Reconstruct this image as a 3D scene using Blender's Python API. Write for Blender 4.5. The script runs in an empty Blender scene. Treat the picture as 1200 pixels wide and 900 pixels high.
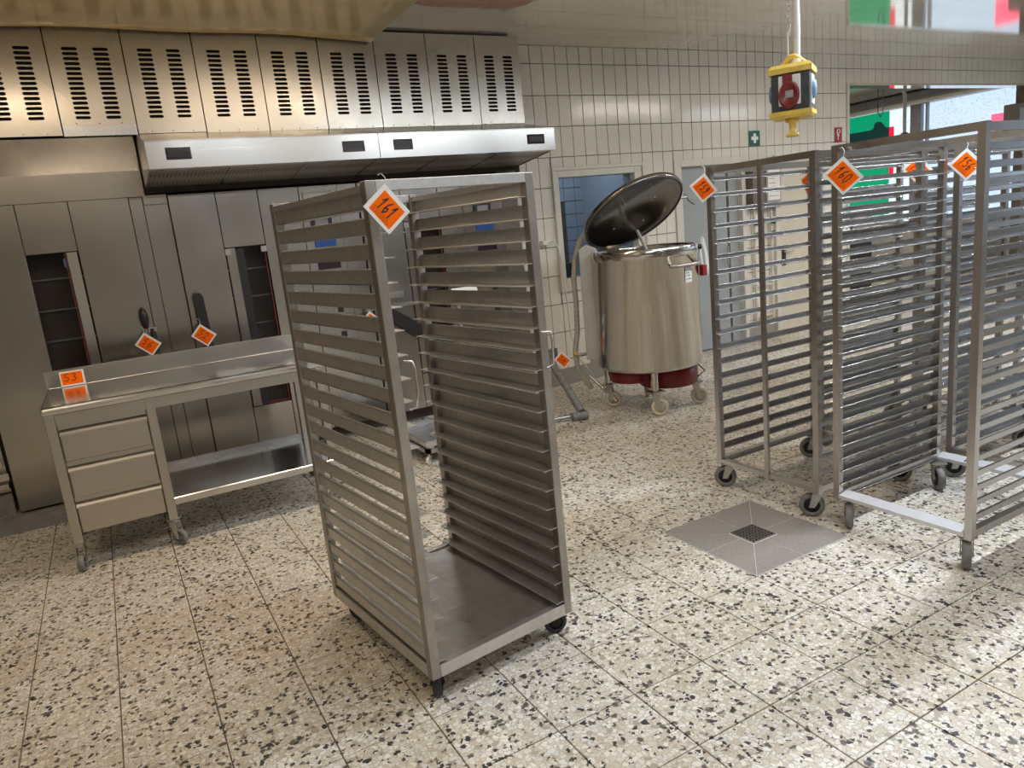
import bpy, math, random
from mathutils import Vector, Matrix
random.seed(7)
R = math.radians
PI = math.pi
scene = bpy.context.scene
C = scene.collection

# ---------------------------------------------------------------- camera
F_PX, ROLL, PITCH, YAW, EYE = 855.447, -0.101976, -0.213743, 0.493183, 1.55
cy, sy, cp, sp = math.cos(YAW), math.sin(YAW), math.cos(PITCH), math.sin(PITCH)
fw = Vector((sy*cp, cy*cp, sp)); rt = Vector((cy, -sy, 0)); up = rt.cross(fw)
cr, sr = math.cos(ROLL), math.sin(ROLL)
r2 = cr*rt + sr*up; u2 = -sr*rt + cr*up
cd = bpy.data.cameras.new('camera'); cam = bpy.data.objects.new('camera', cd); C.objects.link(cam)
cd.sensor_fit = 'HORIZONTAL'; cd.sensor_width = 36; cd.lens = F_PX/1200*36
cd.clip_start = 0.05
cam.matrix_world = Matrix(((r2.x, u2.x, -fw.x, 0), (r2.y, u2.y, -fw.y, 0), (r2.z, u2.z, -fw.z, EYE), (0, 0, 0, 1)))
scene.camera = cam
def px(p):
    d = Vector(p) - Vector((0, 0, EYE)); z = d.dot(fw)
    if z < 0.1: return (9e9, 9e9)
    return (600 + F_PX*d.dot(r2)/z, 450 - F_PX*d.dot(u2)/z)

# ---------------------------------------------------------------- world, lamps, exposure
w = bpy.data.worlds.new('world'); scene.world = w; w.use_nodes = True
w.node_tree.nodes['Background'].inputs[0].default_value = (0.75, 0.85, 1, 1)
w.node_tree.nodes['Background'].inputs[1].default_value = 0.6
WARM, COOL, NEUT = (1, 0.82, 0.62), (0.84, 0.92, 1.0), (1, 0.92, 0.80)
LAMPS = [  # x, y, length, watts, colour : fluorescent fittings under the ceiling, tubes along x
    (-0.4, 3.55, 1.5, 16, WARM), (1.5, 3.62, 1.5, 21, WARM),
    (3.5, 1.70, 1.5, 62, COOL), (5.3, 1.70, 1.5, 50, COOL),
    (-0.9, 1.0, 1.5, 14, WARM), (1.7, 0.4, 1.5, 30, COOL),
    (6.6, 3.3, 1.5, 46, NEUT), (9.0, 2.75, 1.5, 40, COOL),
    (0.3, -1.6, 1.5, 11, WARM), (4.0, -1.6, 1.5, 24, COOL),
    (9.0, 7.6, 1.5, 35, NEUT)]
for i, (x, y, L, wt, col) in enumerate(LAMPS):
    ld = bpy.data.lights.new('tube_light', 'AREA'); ld.shape = 'RECTANGLE'; ld.size = L; ld.size_y = 0.07
    ld.energy = wt; ld.color = col
    lo = bpy.data.objects.new('tube_light', ld); C.objects.link(lo); lo.location = (x, y, 2.935)
ld = bpy.data.lights.new('cold_room_light', 'AREA'); ld.shape = 'RECTANGLE'; ld.size = 1.4; ld.size_y = .2; ld.energy = 9; ld.color = (.92, .96, 1)
lo = bpy.data.objects.new('cold_room_light', ld); C.objects.link(lo); lo.location = (4.3, 6.7, 2.45)
vs = scene.view_settings
vs.view_transform = 'Standard'; vs.look = 'None'; vs.gamma = 1; vs.use_curve_mapping = False
vs.exposure = 0.12

# ---------------------------------------------------------------- materials
def nt(name):
    m = bpy.data.materials.new(name); m.use_nodes = True
    n = m.node_tree.nodes; return m, n, m.node_tree.links, n['Principled BSDF']
def ramp(n, stops, interp='LINEAR'):
    r = n.new('ShaderNodeValToRGB'); r.color_ramp.interpolation = interp
    e = r.color_ramp.elements
    while len(e) < len(stops): e.new(0.5)
    for el, (p, c) in zip(e, stops):
        el.position = p; el.color = (*c, 1) if len(c) == 3 else c
    return r
def pos(n, l, scale=(1, 1, 1), obj=False):
    mp = n.new('ShaderNodeMapping'); mp.inputs['Scale'].default_value = scale
    if obj:
        t = n.new('ShaderNodeTexCoord'); l.new(t.outputs['Object'], mp.inputs[0])
    else:
        t = n.new('ShaderNodeNewGeometry'); l.new(t.outputs['Position'], mp.inputs[0])
    return mp.outputs[0]
def noise(n, l, vec, scale, detail=3, rough=.55):
    t = n.new('ShaderNodeTexNoise'); t.inputs['Scale'].default_value = scale
    t.inputs['Detail'].default_value = detail; t.inputs['Roughness'].default_value = rough
    l.new(vec, t.inputs['Vector']); return t.outputs['Fac']
def bump(n, l, b, h, strength, dist=.002):
    bp = n.new('ShaderNodeBump'); bp.inputs['Strength'].default_value = strength; bp.inputs['Distance'].default_value = dist
    l.new(h, bp.inputs['Height']); l.new(bp.outputs[0], b.inputs['Normal'])
def plain(name, col, rough=.5, metal=0, var=.12, nscale=8, bumpv=0, emis=None, obj=False):
    m, n, l, b = nt(name)
    b.inputs['Roughness'].default_value = rough; b.inputs['Metallic'].default_value = metal
    f = noise(n, l, pos(n, l, obj=obj), nscale, 4)
    r = ramp(n, [(.3, tuple(c*(1-var) for c in col)), (.7, tuple(min(1, c*(1+var)) for c in col))])
    l.new(f, r.inputs[0]); l.new(r.outputs[0], b.inputs['Base Color'])
    if bumpv: bump(n, l, b, f, bumpv)
    if emis:
        l.new(r.outputs[0], b.inputs['Emission Color']); b.inputs['Emission Strength'].default_value = emis
    return m
def steel(name, col, r0, r1, stretch=(1, 1, 18), smudge=.25, scale=26, bumpv=.04, spots=0):
    """brushed sheet: fine streaks along the grain, big soft smudges, optional dried splashes"""
    m, n, l, b = nt(name)
    b.inputs['Metallic'].default_value = 1
    st = noise(n, l, pos(n, l, stretch), scale, 3)
    sm = noise(n, l, pos(n, l), 2.3, 2, .5)
    mx = n.new('ShaderNodeMath'); mx.operation = 'MULTIPLY_ADD'; l.new(st, mx.inputs[0]); mx.inputs[1].default_value = .35
    ms = n.new('ShaderNodeMath'); ms.operation = 'MULTIPLY'; l.new(sm, ms.inputs[0]); ms.inputs[1].default_value = .65
    l.new(ms.outputs[0], mx.inputs[2])
    cr_ = ramp(n, [(.3, tuple(c*(1-smudge) for c in col)), (.68, col)])
    l.new(mx.outputs[0], cr_.inputs[0])
    out = cr_.outputs[0]
    if spots:
        v = noise(n, l, pos(n, l), 90, 4, .7)
        sr_ = ramp(n, [(.60, (0, 0, 0)), (.70, (1, 1, 1))]); l.new(v, sr_.inputs[0])
        mi = n.new('ShaderNodeMix'); mi.data_type = 'RGBA'
        sc_ = n.new('ShaderNodeMath'); sc_.operation = 'MULTIPLY'; l.new(sr_.outputs[0], sc_.inputs[0]); sc_.inputs[1].default_value = spots
        l.new(sc_.outputs[0], mi.inputs['Factor']); l.new(out, mi.inputs[6]); mi.inputs[7].default_value = (.62, .58, .52, 1)
        out = mi.outputs[2]
    l.new(out, b.inputs['Base Color'])
    rr = n.new('ShaderNodeMapRange'); l.new(sm, rr.inputs[0]); rr.inputs[1].default_value = .3; rr.inputs[2].default_value = .7
    rr.inputs[3].default_value = r1; rr.inputs[4].default_value = r0; l.new(rr.outputs[0], b.inputs['Roughness'])
    if bumpv: bump(n, l, b, st, bumpv, .0006)
    return m
M = {}
M['oven'] = steel('oven_steel', (.47, .445, .41), .17, .27, (1, 1, .015), .10, 150, 0)
M['louvre'] = steel('louvre_steel', (.60, .555, .485), .22, .32, (.015, 1, 1), .10, 150, 0)
M['hood'] = steel('hood_steel', (.66, .64, .61), .20, .28, (.015, 1, 1), .07, 150, 0)
M['table'] = steel('table_steel', (.68, .67, .66), .12, .20, (.015, 1, 1), .08, 150, 0)
M['tableframe'] = steel('table_frame_steel', (.54, .51, .47), .28, .38, (1, 1, .02), .08, 150, 0)
M['rackA'] = steel('worn_rack_steel', (.72, .705, .685), .32, .48, (2, 2, 2), .30, 26, .02, .6)
M['postA'] = steel('dirty_post_steel', (.50, .465, .42), .30, .48, (2, 2, 1), .42, 14, .03, .35)
M['rackB'] = steel('rack_steel', (.60, .575, .55), .24, .36, (2, 2, .05), .16, 30, 0, .1)
M['slatB'] = steel('rack_runner_steel', (.53, .52, .515), .18, .30, (.3, 2, 2), .18, 30, 0, .1)
M['tray'] = steel('stained_tray_steel', (.62, .59, .55), .26, .48, (3, 3, 3), .45, 8, .03, .6)
M['vessel'] = steel('vessel_steel', (.62, .59, .55), .10, .17, (1, 1, .02), .06, 120, 0)
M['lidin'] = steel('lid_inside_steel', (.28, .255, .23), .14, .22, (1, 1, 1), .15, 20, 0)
M['scale'] = steel('scale_steel', (.66, .67, .69), .18, .34, (2, 2, 2), .22, 30, 0, .2)
M['galv'] = plain('galvanised_bar', (.72, .72, .75), .38, .4, .06)
M['castersteel'] = steel('caster_steel', (.58, .56, .53), .3, .45, (2, 2, 2), .2, 40)
M['scale'] = steel('scale_steel', (.66, .67, .69), .18, .34, (2, 2, 2), .25, 30, .02, .2)
M['rubber'] = plain('black_rubber', (.03, .03, .032), .55)
M['greyrubber'] = plain('grey_rubber', (.20, .195, .185), .6, var=.25, nscale=30)
M['nylon'] = plain('cream_nylon', (.66, .60, .48), .45, var=.1)
M['black'] = plain('black_plastic', (.018, .018, .02), .4)
M['darkglass'] = plain('dark_switch_glass', (.03, .018, .025), .12)
M['dark'] = plain('oven_chamber', (.012, .011, .011), .6)
M['ovenshelf'] = plain('oven_shelf', (.42, .41, .39), .4, .3)
M['redseal'] = plain('red_silicone_seal', (.10, .016, .016), .5)
M['white'] = plain('white_paint', (.72, .70, .64), .4, var=.05)
M['whiteplastic'] = plain('white_plastic', (.80, .80, .78), .35, var=.04)
M['frame'] = plain('cream_frame', (.63, .60, .53), .4, var=.06)
M['greydoor'] = plain('grey_door_paint', (.33, .35, .36), .35, var=.05)
M['beigedoor'] = plain('beige_door_paint', (.62, .56, .45), .4, var=.05)
M['brown'] = plain('dark_brown_board', (.15, .125, .10), .5)
M['paper'] = plain('paper', (.78, .77, .73), .7, var=.04)
M['orange'] = plain('orange_card', (1.0, .15, .0), .8, var=.0)
M['orange'].node_tree.nodes['Principled BSDF'].inputs['Specular IOR Level'].default_value = .1
M['cardwhite'] = plain('white_card', (.82, .80, .77), .5, var=.03)
M['ink'] = plain('black_ink', (.02, .012, .012), .6)
M['signgreen'] = plain('sign_green', (.0, .10, .06), .4)
M['signred'] = plain('sign_red', (.33, .02, .02), .4)
M['yellow'] = plain('yellow_plastic', (.75, .53, .10), .4, var=.12, nscale=30)
M['yellowlabel'] = plain('yellow_label', (.85, .72, .02), .5)
M['towergrey'] = plain('dark_grey_housing', (.05, .055, .06), .45, var=.3, nscale=40)
M['socketred'] = plain('red_socket', (.20, .02, .02), .4)
M['socketblue'] = plain('blue_socket', (.18, .32, .52), .4)
M['bluescreen'] = plain('blue_panel', (.02, .09, .35), .3)
M['bluetape'] = plain('blue_tape', (.08, .20, .55), .5)
M['redpan'] = plain('red_motor_paint', (.16, .006, .008), .35, var=.2)
M['hose'] = plain('grey_hose', (.42, .40, .34), .5)
M['greyhose'] = plain('dark_grey_hose', (.20, .195, .175), .5)
M['whitehose'] = plain('white_hose', (.70, .70, .66), .4)
M['machine'] = plain('dark_machine_paint', (.035, .035, .04), .4)
M['valvegreen'] = plain('green_valve', (.01, .12, .07), .4)
M['grout'] = plain('dark_grout', (.20, .17, .13), .85, var=.25, nscale=20)
M['wallgrout'] = plain('wall_grout', (.13, .105, .08), .85, var=.3, nscale=4)
M['plaster'] = plain('plaster', (.52, .49, .44), .5)
M['slab'] = plain('grey_sill', (.25, .245, .25), .5, var=.2, nscale=12)
M['pinkboard'] = plain('pink_board', (.46, .28, .23), .55, var=.12, nscale=14, bumpv=.1)
M['nearblack'] = plain('dark_gap', (.03, .024, .018), .9)  # near-black paints shade in gaps and behind slots; also forks, screws
M['mullion'] = plain('grey_window_frame', (.34, .32, .34), .4)
M['teal'] = plain('teal_ball', (.02, .07, .08), .35)
M['filter'] = None
def terrazzo():
    m, n, l, b = nt('terrazzo')
    p = pos(n, l)
    wv = n.new('ShaderNodeTexNoise'); wv.inputs['Scale'].default_value = 70; wv.inputs['Detail'].default_value = 2; l.new(p, wv.inputs['Vector'])
    mxv = n.new('ShaderNodeMix'); mxv.data_type = 'VECTOR'; mxv.inputs['Factor'].default_value = .02
    l.new(p, mxv.inputs[4]); l.new(wv.outputs['Color'], mxv.inputs[5]); pv = mxv.outputs[1]
    v = n.new('ShaderNodeTexVoronoi'); v.inputs['Scale'].default_value = 56; l.new(pv, v.inputs['Vector'])
    s = n.new('ShaderNodeSeparateColor'); l.new(v.outputs['Color'], s.inputs[0])
    base = ramp(n, [(0, (.70, .64, .55)), (.14, (.78, .75, .69)), (.32, (.87, .85, .80)), (.50, (.73, .68, .59)), (.63, (.82, .80, .76)), (.76, (.63, .57, .48)), (.84, (.72, .71, .69)), (.91, (.45, .41, .36)), (.955, (.14, .125, .115))], 'CONSTANT')
    l.new(s.outputs[0], base.inputs[0])
    ve = n.new('ShaderNodeTexVoronoi'); ve.feature = 'DISTANCE_TO_EDGE'; ve.inputs['Scale'].default_value = 56; l.new(pv, ve.inputs['Vector'])
    er = ramp(n, [(.02, (1, 1, 1)), (.11, (0, 0, 0))]); l.new(ve.outputs['Distance'], er.inputs[0])
    m1 = n.new('ShaderNodeMix'); m1.data_type = 'RGBA'; l.new(er.outputs[0], m1.inputs['Factor']); l.new(base.outputs[0], m1.inputs[6]); m1.inputs[7].default_value = (.52, .46, .37, 1)
    out = m1.outputs[2]
    for sc, thr, edge, col in ((54, .875, .06, (.05, .05, .054)), (66, .88, .06, (.10, .085, .075)), (42, .955, .10, (.045, .045, .05))):
        k = n.new('ShaderNodeTexVoronoi'); k.inputs['Scale'].default_value = sc; l.new(pv, k.inputs['Vector'])
        ks = n.new('ShaderNodeSeparateColor'); l.new(k.outputs['Color'], ks.inputs[0])
        g = n.new('ShaderNodeMath'); g.operation = 'GREATER_THAN'; l.new(ks.outputs[1], g.inputs[0]); g.inputs[1].default_value = thr
        ke = n.new('ShaderNodeTexVoronoi'); ke.feature = 'DISTANCE_TO_EDGE'; ke.inputs['Scale'].default_value = sc; l.new(pv, ke.inputs['Vector'])
        rd = n.new('ShaderNodeMath'); rd.operation = 'MULTIPLY_ADD'; l.new(ks.outputs[2], rd.inputs[0]); rd.inputs[1].default_value = .16; rd.inputs[2].default_value = edge
        d = n.new('ShaderNodeMath'); d.operation = 'GREATER_THAN'; l.new(ke.outputs['Distance'], d.inputs[0]); l.new(rd.outputs[0], d.inputs[1])
        a = n.new('ShaderNodeMath'); a.operation = 'MULTIPLY'; l.new(g.outputs[0], a.inputs[0]); l.new(d.outputs[0], a.inputs[1])
        mi = n.new('ShaderNodeMix'); mi.data_type = 'RGBA'; l.new(a.outputs[0], mi.inputs['Factor']); l.new(out, mi.inputs[6]); mi.inputs[7].default_value = (*col, 1)
        out = mi.outputs[2]
    st = noise(n, l, p, 1.3, 5, .6)                       # traffic grime
    gr = ramp(n, [(.40, (.80, .74, .65)), (.60, (1, 1, 1))]); l.new(st, gr.inputs[0])
    mu = n.new('ShaderNodeMix'); mu.data_type = 'RGBA'; mu.blend_type = 'MULTIPLY'; mu.inputs['Factor'].default_value = .6
    l.new(out, mu.inputs[6]); l.new(gr.outputs[0], mu.inputs[7])
    l.new(mu.outputs[2], b.inputs['Base Color'])
    b.inputs['Roughness'].default_value = .42
    bump(n, l, b, st, .05)
    return m
M['terrazzo'] = terrazzo()
def tile_mat(name, col, rough, wave):
    m, n, l, b = nt(name)
    f = noise(n, l, pos(n, l), 1.6, 3)
    r = ramp(n, [(.35, tuple(c*.92 for c in col)), (.65, col)]); l.new(f, r.inputs[0]); l.new(r.outputs[0], b.inputs['Base Color'])
    b.inputs['Roughness'].default_value = rough
    f2 = noise(n, l, pos(n, l), 34, 3); bump(n, l, b, f2, wave, .004)
    return m
M['tile'] = tile_mat('glazed_wall_tile', (.75, .705, .625), .14, .16)
M['coldtile'] = tile_mat('cold_room_tile', (.50, .53, .56), .2, .05)
M['draintile'] = plain('grey_drain_tile', (.30, .27, .245), .5, var=.1, nscale=60)
def ceiling_mat(name, col, rough, wave, wscale, metal):
    m, n, l, b = nt(name)
    f = noise(n, l, pos(n, l, (1, 3, 1)), 1.2, 3)
    r = ramp(n, [(.3, tuple(c*.85 for c in col)), (.7, col)]); l.new(f, r.inputs[0]); l.new(r.outputs[0], b.inputs['Base Color'])
    b.inputs['Roughness'].default_value = rough; b.inputs['IOR'].default_value = 2.0; b.inputs['Metallic'].default_value = metal
    f2 = noise(n, l, pos(n, l, (1, 1, 1)), wscale, 2); bump(n, l, b, f2, wave, .02)
    return m
M['ceiling'] = ceiling_mat('gloss_ceiling_lacquer', (.92, .86, .75), .075, .012, 1.0, .55)
M['yellowboard'] = ceiling_mat('yellowed_ceiling_board', (.95, .74, .39), .18, .30, 2.2, .30)
def filter_mat():
    m, n, l, b = nt('grease_filter_mesh')
    p = pos(n, l, (1, 1, 1))
    v = n.new('ShaderNodeTexVoronoi'); v.inputs['Scale'].default_value = 42; v.inputs['Randomness'].default_value = 0; l.new(p, v.inputs['Vector'])
    r = ramp(n, [(.30, (.02, .018, .015)), (.42, (.34, .32, .29))]); l.new(v.outputs['Distance'], r.inputs[0])
    l.new(r.outputs[0], b.inputs['Base Color']); b.inputs['Metallic'].default_value = .8; b.inputs['Roughness'].default_value = .45
    bump(n, l, b, v.outputs['Distance'], .4)
    return m
M['filter'] = filter_mat()
def glass_mat(name, tint, refl):
    m, n, l, b = nt(name); n.remove(b)
    t = n.new('ShaderNodeBsdfTransparent'); t.inputs[0].default_value = (*tint, 1)
    g = n.new('ShaderNodeBsdfGlossy'); g.inputs['Roughness'].default_value = .03
    fr = n.new('ShaderNodeFresnel'); fr.inputs[0].default_value = refl
    mx = n.new('ShaderNodeMixShader'); l.new(fr.outputs[0], mx.inputs[0]); l.new(t.outputs[0], mx.inputs[1]); l.new(g.outputs[0], mx.inputs[2])
    l.new(mx.outputs[0], n['Material Output'].inputs[0]); return m
M['glass'] = glass_mat('blue_tinted_glass', (.70, .78, .87), 1.45)
def lit(name, col, strength, speckle=True):
    m, n, l, b = nt(name)
    b.inputs['Base Color'].default_value = (*[c*.5 for c in col], 1); b.inputs['Roughness'].default_value = .4
    f = noise(n, l, pos(n, l), 55, 2)
    r = ramp(n, [(.36, tuple(c*(.55 if speckle else .97) for c in col)), (.44, col)]); l.new(f, r.inputs[0])
    l.new(r.outputs[0], b.inputs['Emission Color']); b.inputs['Emission Strength'].default_value = strength
    return m
M['pane'] = lit('daylit_frosted_pane', (.62, .79, 1.0), .95)
M['panewhite'] = lit('daylit_white_pane', (.80, .93, .97), .98)
M['filmgreen'] = lit('backlit_green_film', (.0, .36, .17), .75, False)
M['filmdark'] = lit('backlit_dark_film', (.004, .035, .032), .7, False)
M['filmred'] = lit('backlit_red_film', (.85, .01, .06), .9, False)
M['pinkglow'] = lit('pink_reflection_source', (1.0, .10, .20), 1.4, False)  # glow added only to put pink into the ceiling reflection
M['tube'] = lit('lamp_diffuser', (1, .95, .88), 1.0, False)

# ---------------------------------------------------------------- mesh building
class MB:
    def __init__(s): s.v = []; s.f = []; s.sm = []
    def _add(s, vs, fs, smooth=False):
        o = len(s.v); s.v += [tuple(v) for v in vs]
        for f in fs: s.f.append(tuple(i+o for i in f)); s.sm.append(smooth)
        return s
    def box(s, a, b, mat=None):
        x0, y0, z0 = a; x1, y1, z1 = b
        vs = [Vector(p) for p in ((x0, y0, z0), (x1, y0, z0), (x1, y1, z0), (x0, y1, z0), (x0, y0, z1), (x1, y0, z1), (x1, y1, z1), (x0, y1, z1))]
        if mat: vs = [mat @ v for v in vs]
        return s._add(vs, [(0, 3, 2, 1), (4, 5, 6, 7), (0, 1, 5, 4), (1, 2, 6, 5), (2, 3, 7, 6), (3, 0, 4, 7)])
    def cbox(s, c, d, mat=None):
        return s.box(tuple(c[i]-d[i]/2 for i in range(3)), tuple(c[i]+d[i]/2 for i in range(3)), mat)
    def bevbox(s, a, b, e):
        """slab with chamfered top edges (top = +z)"""
        x0, y0, z0 = a; x1, y1, z1 = b
        vs = [(x0, y0, z0), (x1, y0, z0), (x1, y1, z0), (x0, y1, z0), (x0, y0, z1-e), (x1, y0, z1-e), (x1, y1, z1-e), (x0, y1, z1-e),
              (x0+e, y0+e, z1), (x1-e, y0+e, z1), (x1-e, y1-e, z1), (x0+e, y1-e, z1)]
        return s._add(vs, [(0, 3, 2, 1), (0, 1, 5, 4), (1, 2, 6, 5), (2, 3, 7, 6), (3, 0, 4, 7), (4, 5, 9, 8), (5, 6, 10, 9), (6, 7, 11, 10), (7, 4, 8, 11), (8, 9, 10, 11)])
    def prism(s, prof, axis, a, b, mat=None):
        """closed 2-D profile extruded along axis from a to b"""
        n = len(prof)
        def P(u, v, t): return Vector({'x': (t, u, v), 'y': (u, t, v), 'z': (u, v, t)}[axis])
        vs = [P(u, v, a) for u, v in prof] + [P(u, v, b) for u, v in prof]
        if mat: vs = [mat @ v for v in vs]
        fs = [tuple(range(n-1, -1, -1)), tuple(range(n, 2*n))] + [(i, (i+1) % n, n+(i+1) % n, n+i) for i in range(n)]
        return s._add(vs, fs)
    def tube(s, pts, r, n=8, caps=True, closed=False):
        pts = [Vector(p) for p in pts]; rs = r if isinstance(r, (list, tuple)) else [r]*len(pts)
        rings = []; prev = None
        for i, p in enumerate(pts):
            if closed: t = pts[(i+1) % len(pts)] - pts[i-1]
            else: t = pts[min(i+1, len(pts)-1)] - pts[max(i-1, 0)]
            t.normalize()
            if prev is None:
                a = Vector((0, 0, 1)) if abs(t.z) < .9 else Vector((1, 0, 0)); prev = t.cross(a).normalized()
            prev = (prev - t*prev.dot(t)).normalized(); q = t.cross(prev)
            rings.append([p + rs[i]*(math.cos(k*2*PI/n)*prev + math.sin(k*2*PI/n)*q) for k in range(n)])
        vs = [v for g in rings for v in g]; m = len(pts)
        fs = [(i*n+k, i*n+(k+1) % n, ((i+1) % m)*n+(k+1) % n, ((i+1) % m)*n+k) for i in range(m if closed else m-1) for k in range(n)]
        s._add(vs, fs, True)
        if caps and not closed:
            s._add(rings[0], [tuple(range(n-1, -1, -1))]); s._add(rings[-1], [tuple(range(n))])
        return s
    def lathe(s, prof, c=(0, 0, 0), n=24, mat=None, smooth=True):
        """profile of (r, z) turned about z through c"""
        vs = []
        for r, z in prof:
            for k in range(n):
                v = Vector((r*math.cos(2*PI*k/n), r*math.sin(2*PI*k/n), z))
                vs.append((mat @ v if mat else v) + Vector(c))
        fs = [(i*n+k, i*n+(k+1) % n, (i+1)*n+(k+1) % n, (i+1)*n+k) for i in range(len(prof)-1) for k in range(n)]
        return s._add(vs, fs, smooth)
    def mesh(s, name):
        me = bpy.data.meshes.new(name); me.from_pydata(s.v, [], s.f)
        me.polygons.foreach_set('use_smooth', s.sm); me.update(); return me
    def build(s, name, mat, parent=None, loc=None, kind=None, bevel=0):
        o = bpy.data.objects.new(name, s.mesh(name)); C.objects.link(o); o.data.materials.append(M[mat] if isinstance(mat, str) else mat)
        if parent: o.parent = parent
        if loc: o.location = loc
        if kind: o['kind'] = kind
        if bevel:
            m = o.modifiers.new('bevel', 'BEVEL'); m.width = bevel; m.segments = 2; m.limit_method = 'ANGLE'
        return o
def inst(me, name, mat, parent, mw):
    o = bpy.data.objects.new(name, me); C.objects.link(o); o.parent = parent; o.matrix_local = mw; return o
def thing(name, label, cat, loc=(0, 0, 0), rz=0, group=None):
    o = bpy.data.objects.new(name, None); C.objects.link(o); o.empty_display_size = .1
    o.location = loc; o.rotation_euler = (0, 0, rz); return tag(o, label, cat, group)
def tag(o, label, cat, group=None):
    o['label'] = label; o['category'] = cat
    if group: o['group'] = group
    return o
def struct(o): o['kind'] = 'structure'; return o
def empty(name):
    o = bpy.data.objects.new(name, None); C.objects.link(o); return o
def children(o): return [c for c in bpy.data.objects if c.parent == o]
def copy_tree(o, parent=None):
    c = o.copy(); C.objects.link(c); c.parent = parent
    for ch in KIDS(o): copy_tree(ch, c)
    return c
def KIDS(o): return [c for c in C.objects if c.parent is o or c.parent == o]

# ================================================================ SETTING
# ---------------------------------------------------------------- floor: grout bed, terrazzo tiles, drain
TS, GX, GY = 0.3, 0.3745, 0.2405        # tile size and the phase of the joints measured on the photo
floor = struct(MB().box((-3.5, -4, -.1), (12.3, 9.6, -.006)).build('floor', 'grout'))
DR = (GX+TS*6, GX+TS*8, GY+TS*6, GY+TS*8)   # drain square = 2 x 2 tiles
SILL = (-.95, .30, 5.24, 5.66)
cells = []
nx0, nx1 = int((-3.5-GX)//TS), int((12.2-GX)//TS)
ny0, ny1 = int((-4-GY)//TS), int((9.5-GY)//TS)
for i in range(nx0, nx1+1):
    for j in range(ny0, ny1+1):
        x, y = GX+i*TS, GY+j*TS
        if 6 <= i < 8 and 6 <= j < 8: continue
        p = [px((x+a, y+b, 0)) for a in (0, TS) for b in (0, TS)]
        ins = sum(-20 < q[0] < 1220 and -20 < q[1] < 920 for q in p)
        ar = abs((p[3][0]-p[0][0])*(p[2][1]-p[1][1]) - (p[3][1]-p[0][1])*(p[2][0]-p[1][0])) if ins else 0
        cells.append((ar, x, y))
cells.sort(reverse=True)
g = .0023
tile_me = MB().bevbox((-TS/2+g, -TS/2+g, -.02), (TS/2-g, TS/2-g, 0), .0012).mesh('floor_tile'); tile_me.materials.append(M['terrazzo'])
for k, (ar, x, y) in enumerate(cells[:300]):
    inst(tile_me, 'floor_tile', None, floor, Matrix.Translation((x+TS/2, y+TS/2, random.uniform(-.0005, .0003))))
rest = MB()
for ar, x, y in cells[300:]: rest.bevbox((x+g, y+g, -.02), (x+TS-g, y+TS-g, 0), .0012)
rest.build('floor_tile_field', 'terrazzo', floor, kind='stuff')
dr = tag(MB().box((DR[0]+.002, DR[2]+.002, -.02), (DR[1]-.002, DR[3]-.002, -.0008)).build('floor_drain', 'whiteplastic'), 'square grey tiled floor drain with a dark grate at its centre', 'drain')
cx, cyy = (DR[0]+DR[1])/2, (DR[2]+DR[3])/2
o_, i_ = .297, .078
ring_o = [(o_, 0), (o_, o_), (0, o_), (-o_, o_), (-o_, 0), (-o_, -o_), (0, -o_), (o_, -o_)]
ring_i = [(i_, 0), (i_, i_), (0, i_), (-i_, i_), (-i_, 0), (-i_, -i_), (0, -i_), (i_, -i_)]
for k in range(8):
    a, b = k, (k+1) % 8
    q = [ring_i[a], ring_o[a], ring_o[b], ring_i[b]]
    mx = sum(p[0] for p in q)/4; my = sum(p[1] for p in q)/4
    q = [(cx+mx+(p[0]-mx)*.985, cyy+my+(p[1]-my)*.985) for p in q]
    MB().prism(q, 'z', -.012, 0).build('drain_tile', 'draintile', dr)
MB().box((cx-.073, cyy-.073, -.01), (cx+.073, cyy+.073, .0005)).build('sump', 'nearblack', dr)
gr = MB()
for k in range(8):
    t = -.07 + .14*k/7
    gr.cbox((cx+t, cyy, .002), (.005, .145, .005)); gr.cbox((cx, cyy+t, .002), (.145, .005, .005))
gr.build('grate', 'castersteel', dr)
struct(MB().box((SILL[0], SILL[2], -.003), (SILL[1], SILL[3], .006)).build('trim_1', 'slab'))

# ---------------------------------------------------------------- ceiling
CZ = 3.055
ceil = struct(MB().box((-3.5, -4, CZ+.03), (12.3, 9.6, CZ+.13)).build('ceiling', 'plaster'))
ys = [-4, -2.75, -1.5, -.25, 1.0, 2.25, 3.5, 4.89, 5.48, 5.82]
for a, b in zip(ys, ys[1:]):
    x0 = 2.07 if b > 3.6 else -3.5
    MB().box((x0, a+.002, CZ), (12.0, b-.002, CZ+.02)).build('ceiling_panel', 'ceiling', ceil)
MB().box((7.8, 5.99, 2.98), (12.0, 9.5, 3.0)).build('ceiling_panel', 'ceiling', ceil)
# yellowed lower board over the ovens, sagging towards its free corner
yb = MB(); NX, NY = 30, 14
def ysag(x, y):
    return 2.985 + .006*math.sin(x*5+1) + .004*math.sin(y*7+x*2) - .02*max(0, (x-1.0)/1.06)**2*max(0, (y-4.6)/.9)
vs_ = []; fs_ = []
for t in (0, .016):
    for i in range(NX+1):
        for j in range(NY+1):
            x = -3.4+(2.06+3.4)*i/NX; y = 3.5+(5.46-3.5)*j/NY; vs_.append((x, y, ysag(x, y)+t))
K = (NX+1)*(NY+1)
for i in range(NX):
    for j in range(NY):
        a = i*(NY+1)+j; fs_.append((a, a+1, a+NY+2, a+NY+1)); fs_.append((K+a, K+a+NY+1, K+a+NY+2, K+a+1))
for j in range(NY): a = NX*(NY+1)+j; fs_.append((a, a+1, K+a+1, K+a))
for i in range(NX): a = i*(NY+1)+NY; fs_.append((a, a+NY+1, K+a+NY+1, K+a))
yb._add(vs_, fs_, True); yb.build('ceiling_board', 'yellowboard', ceil)
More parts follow.
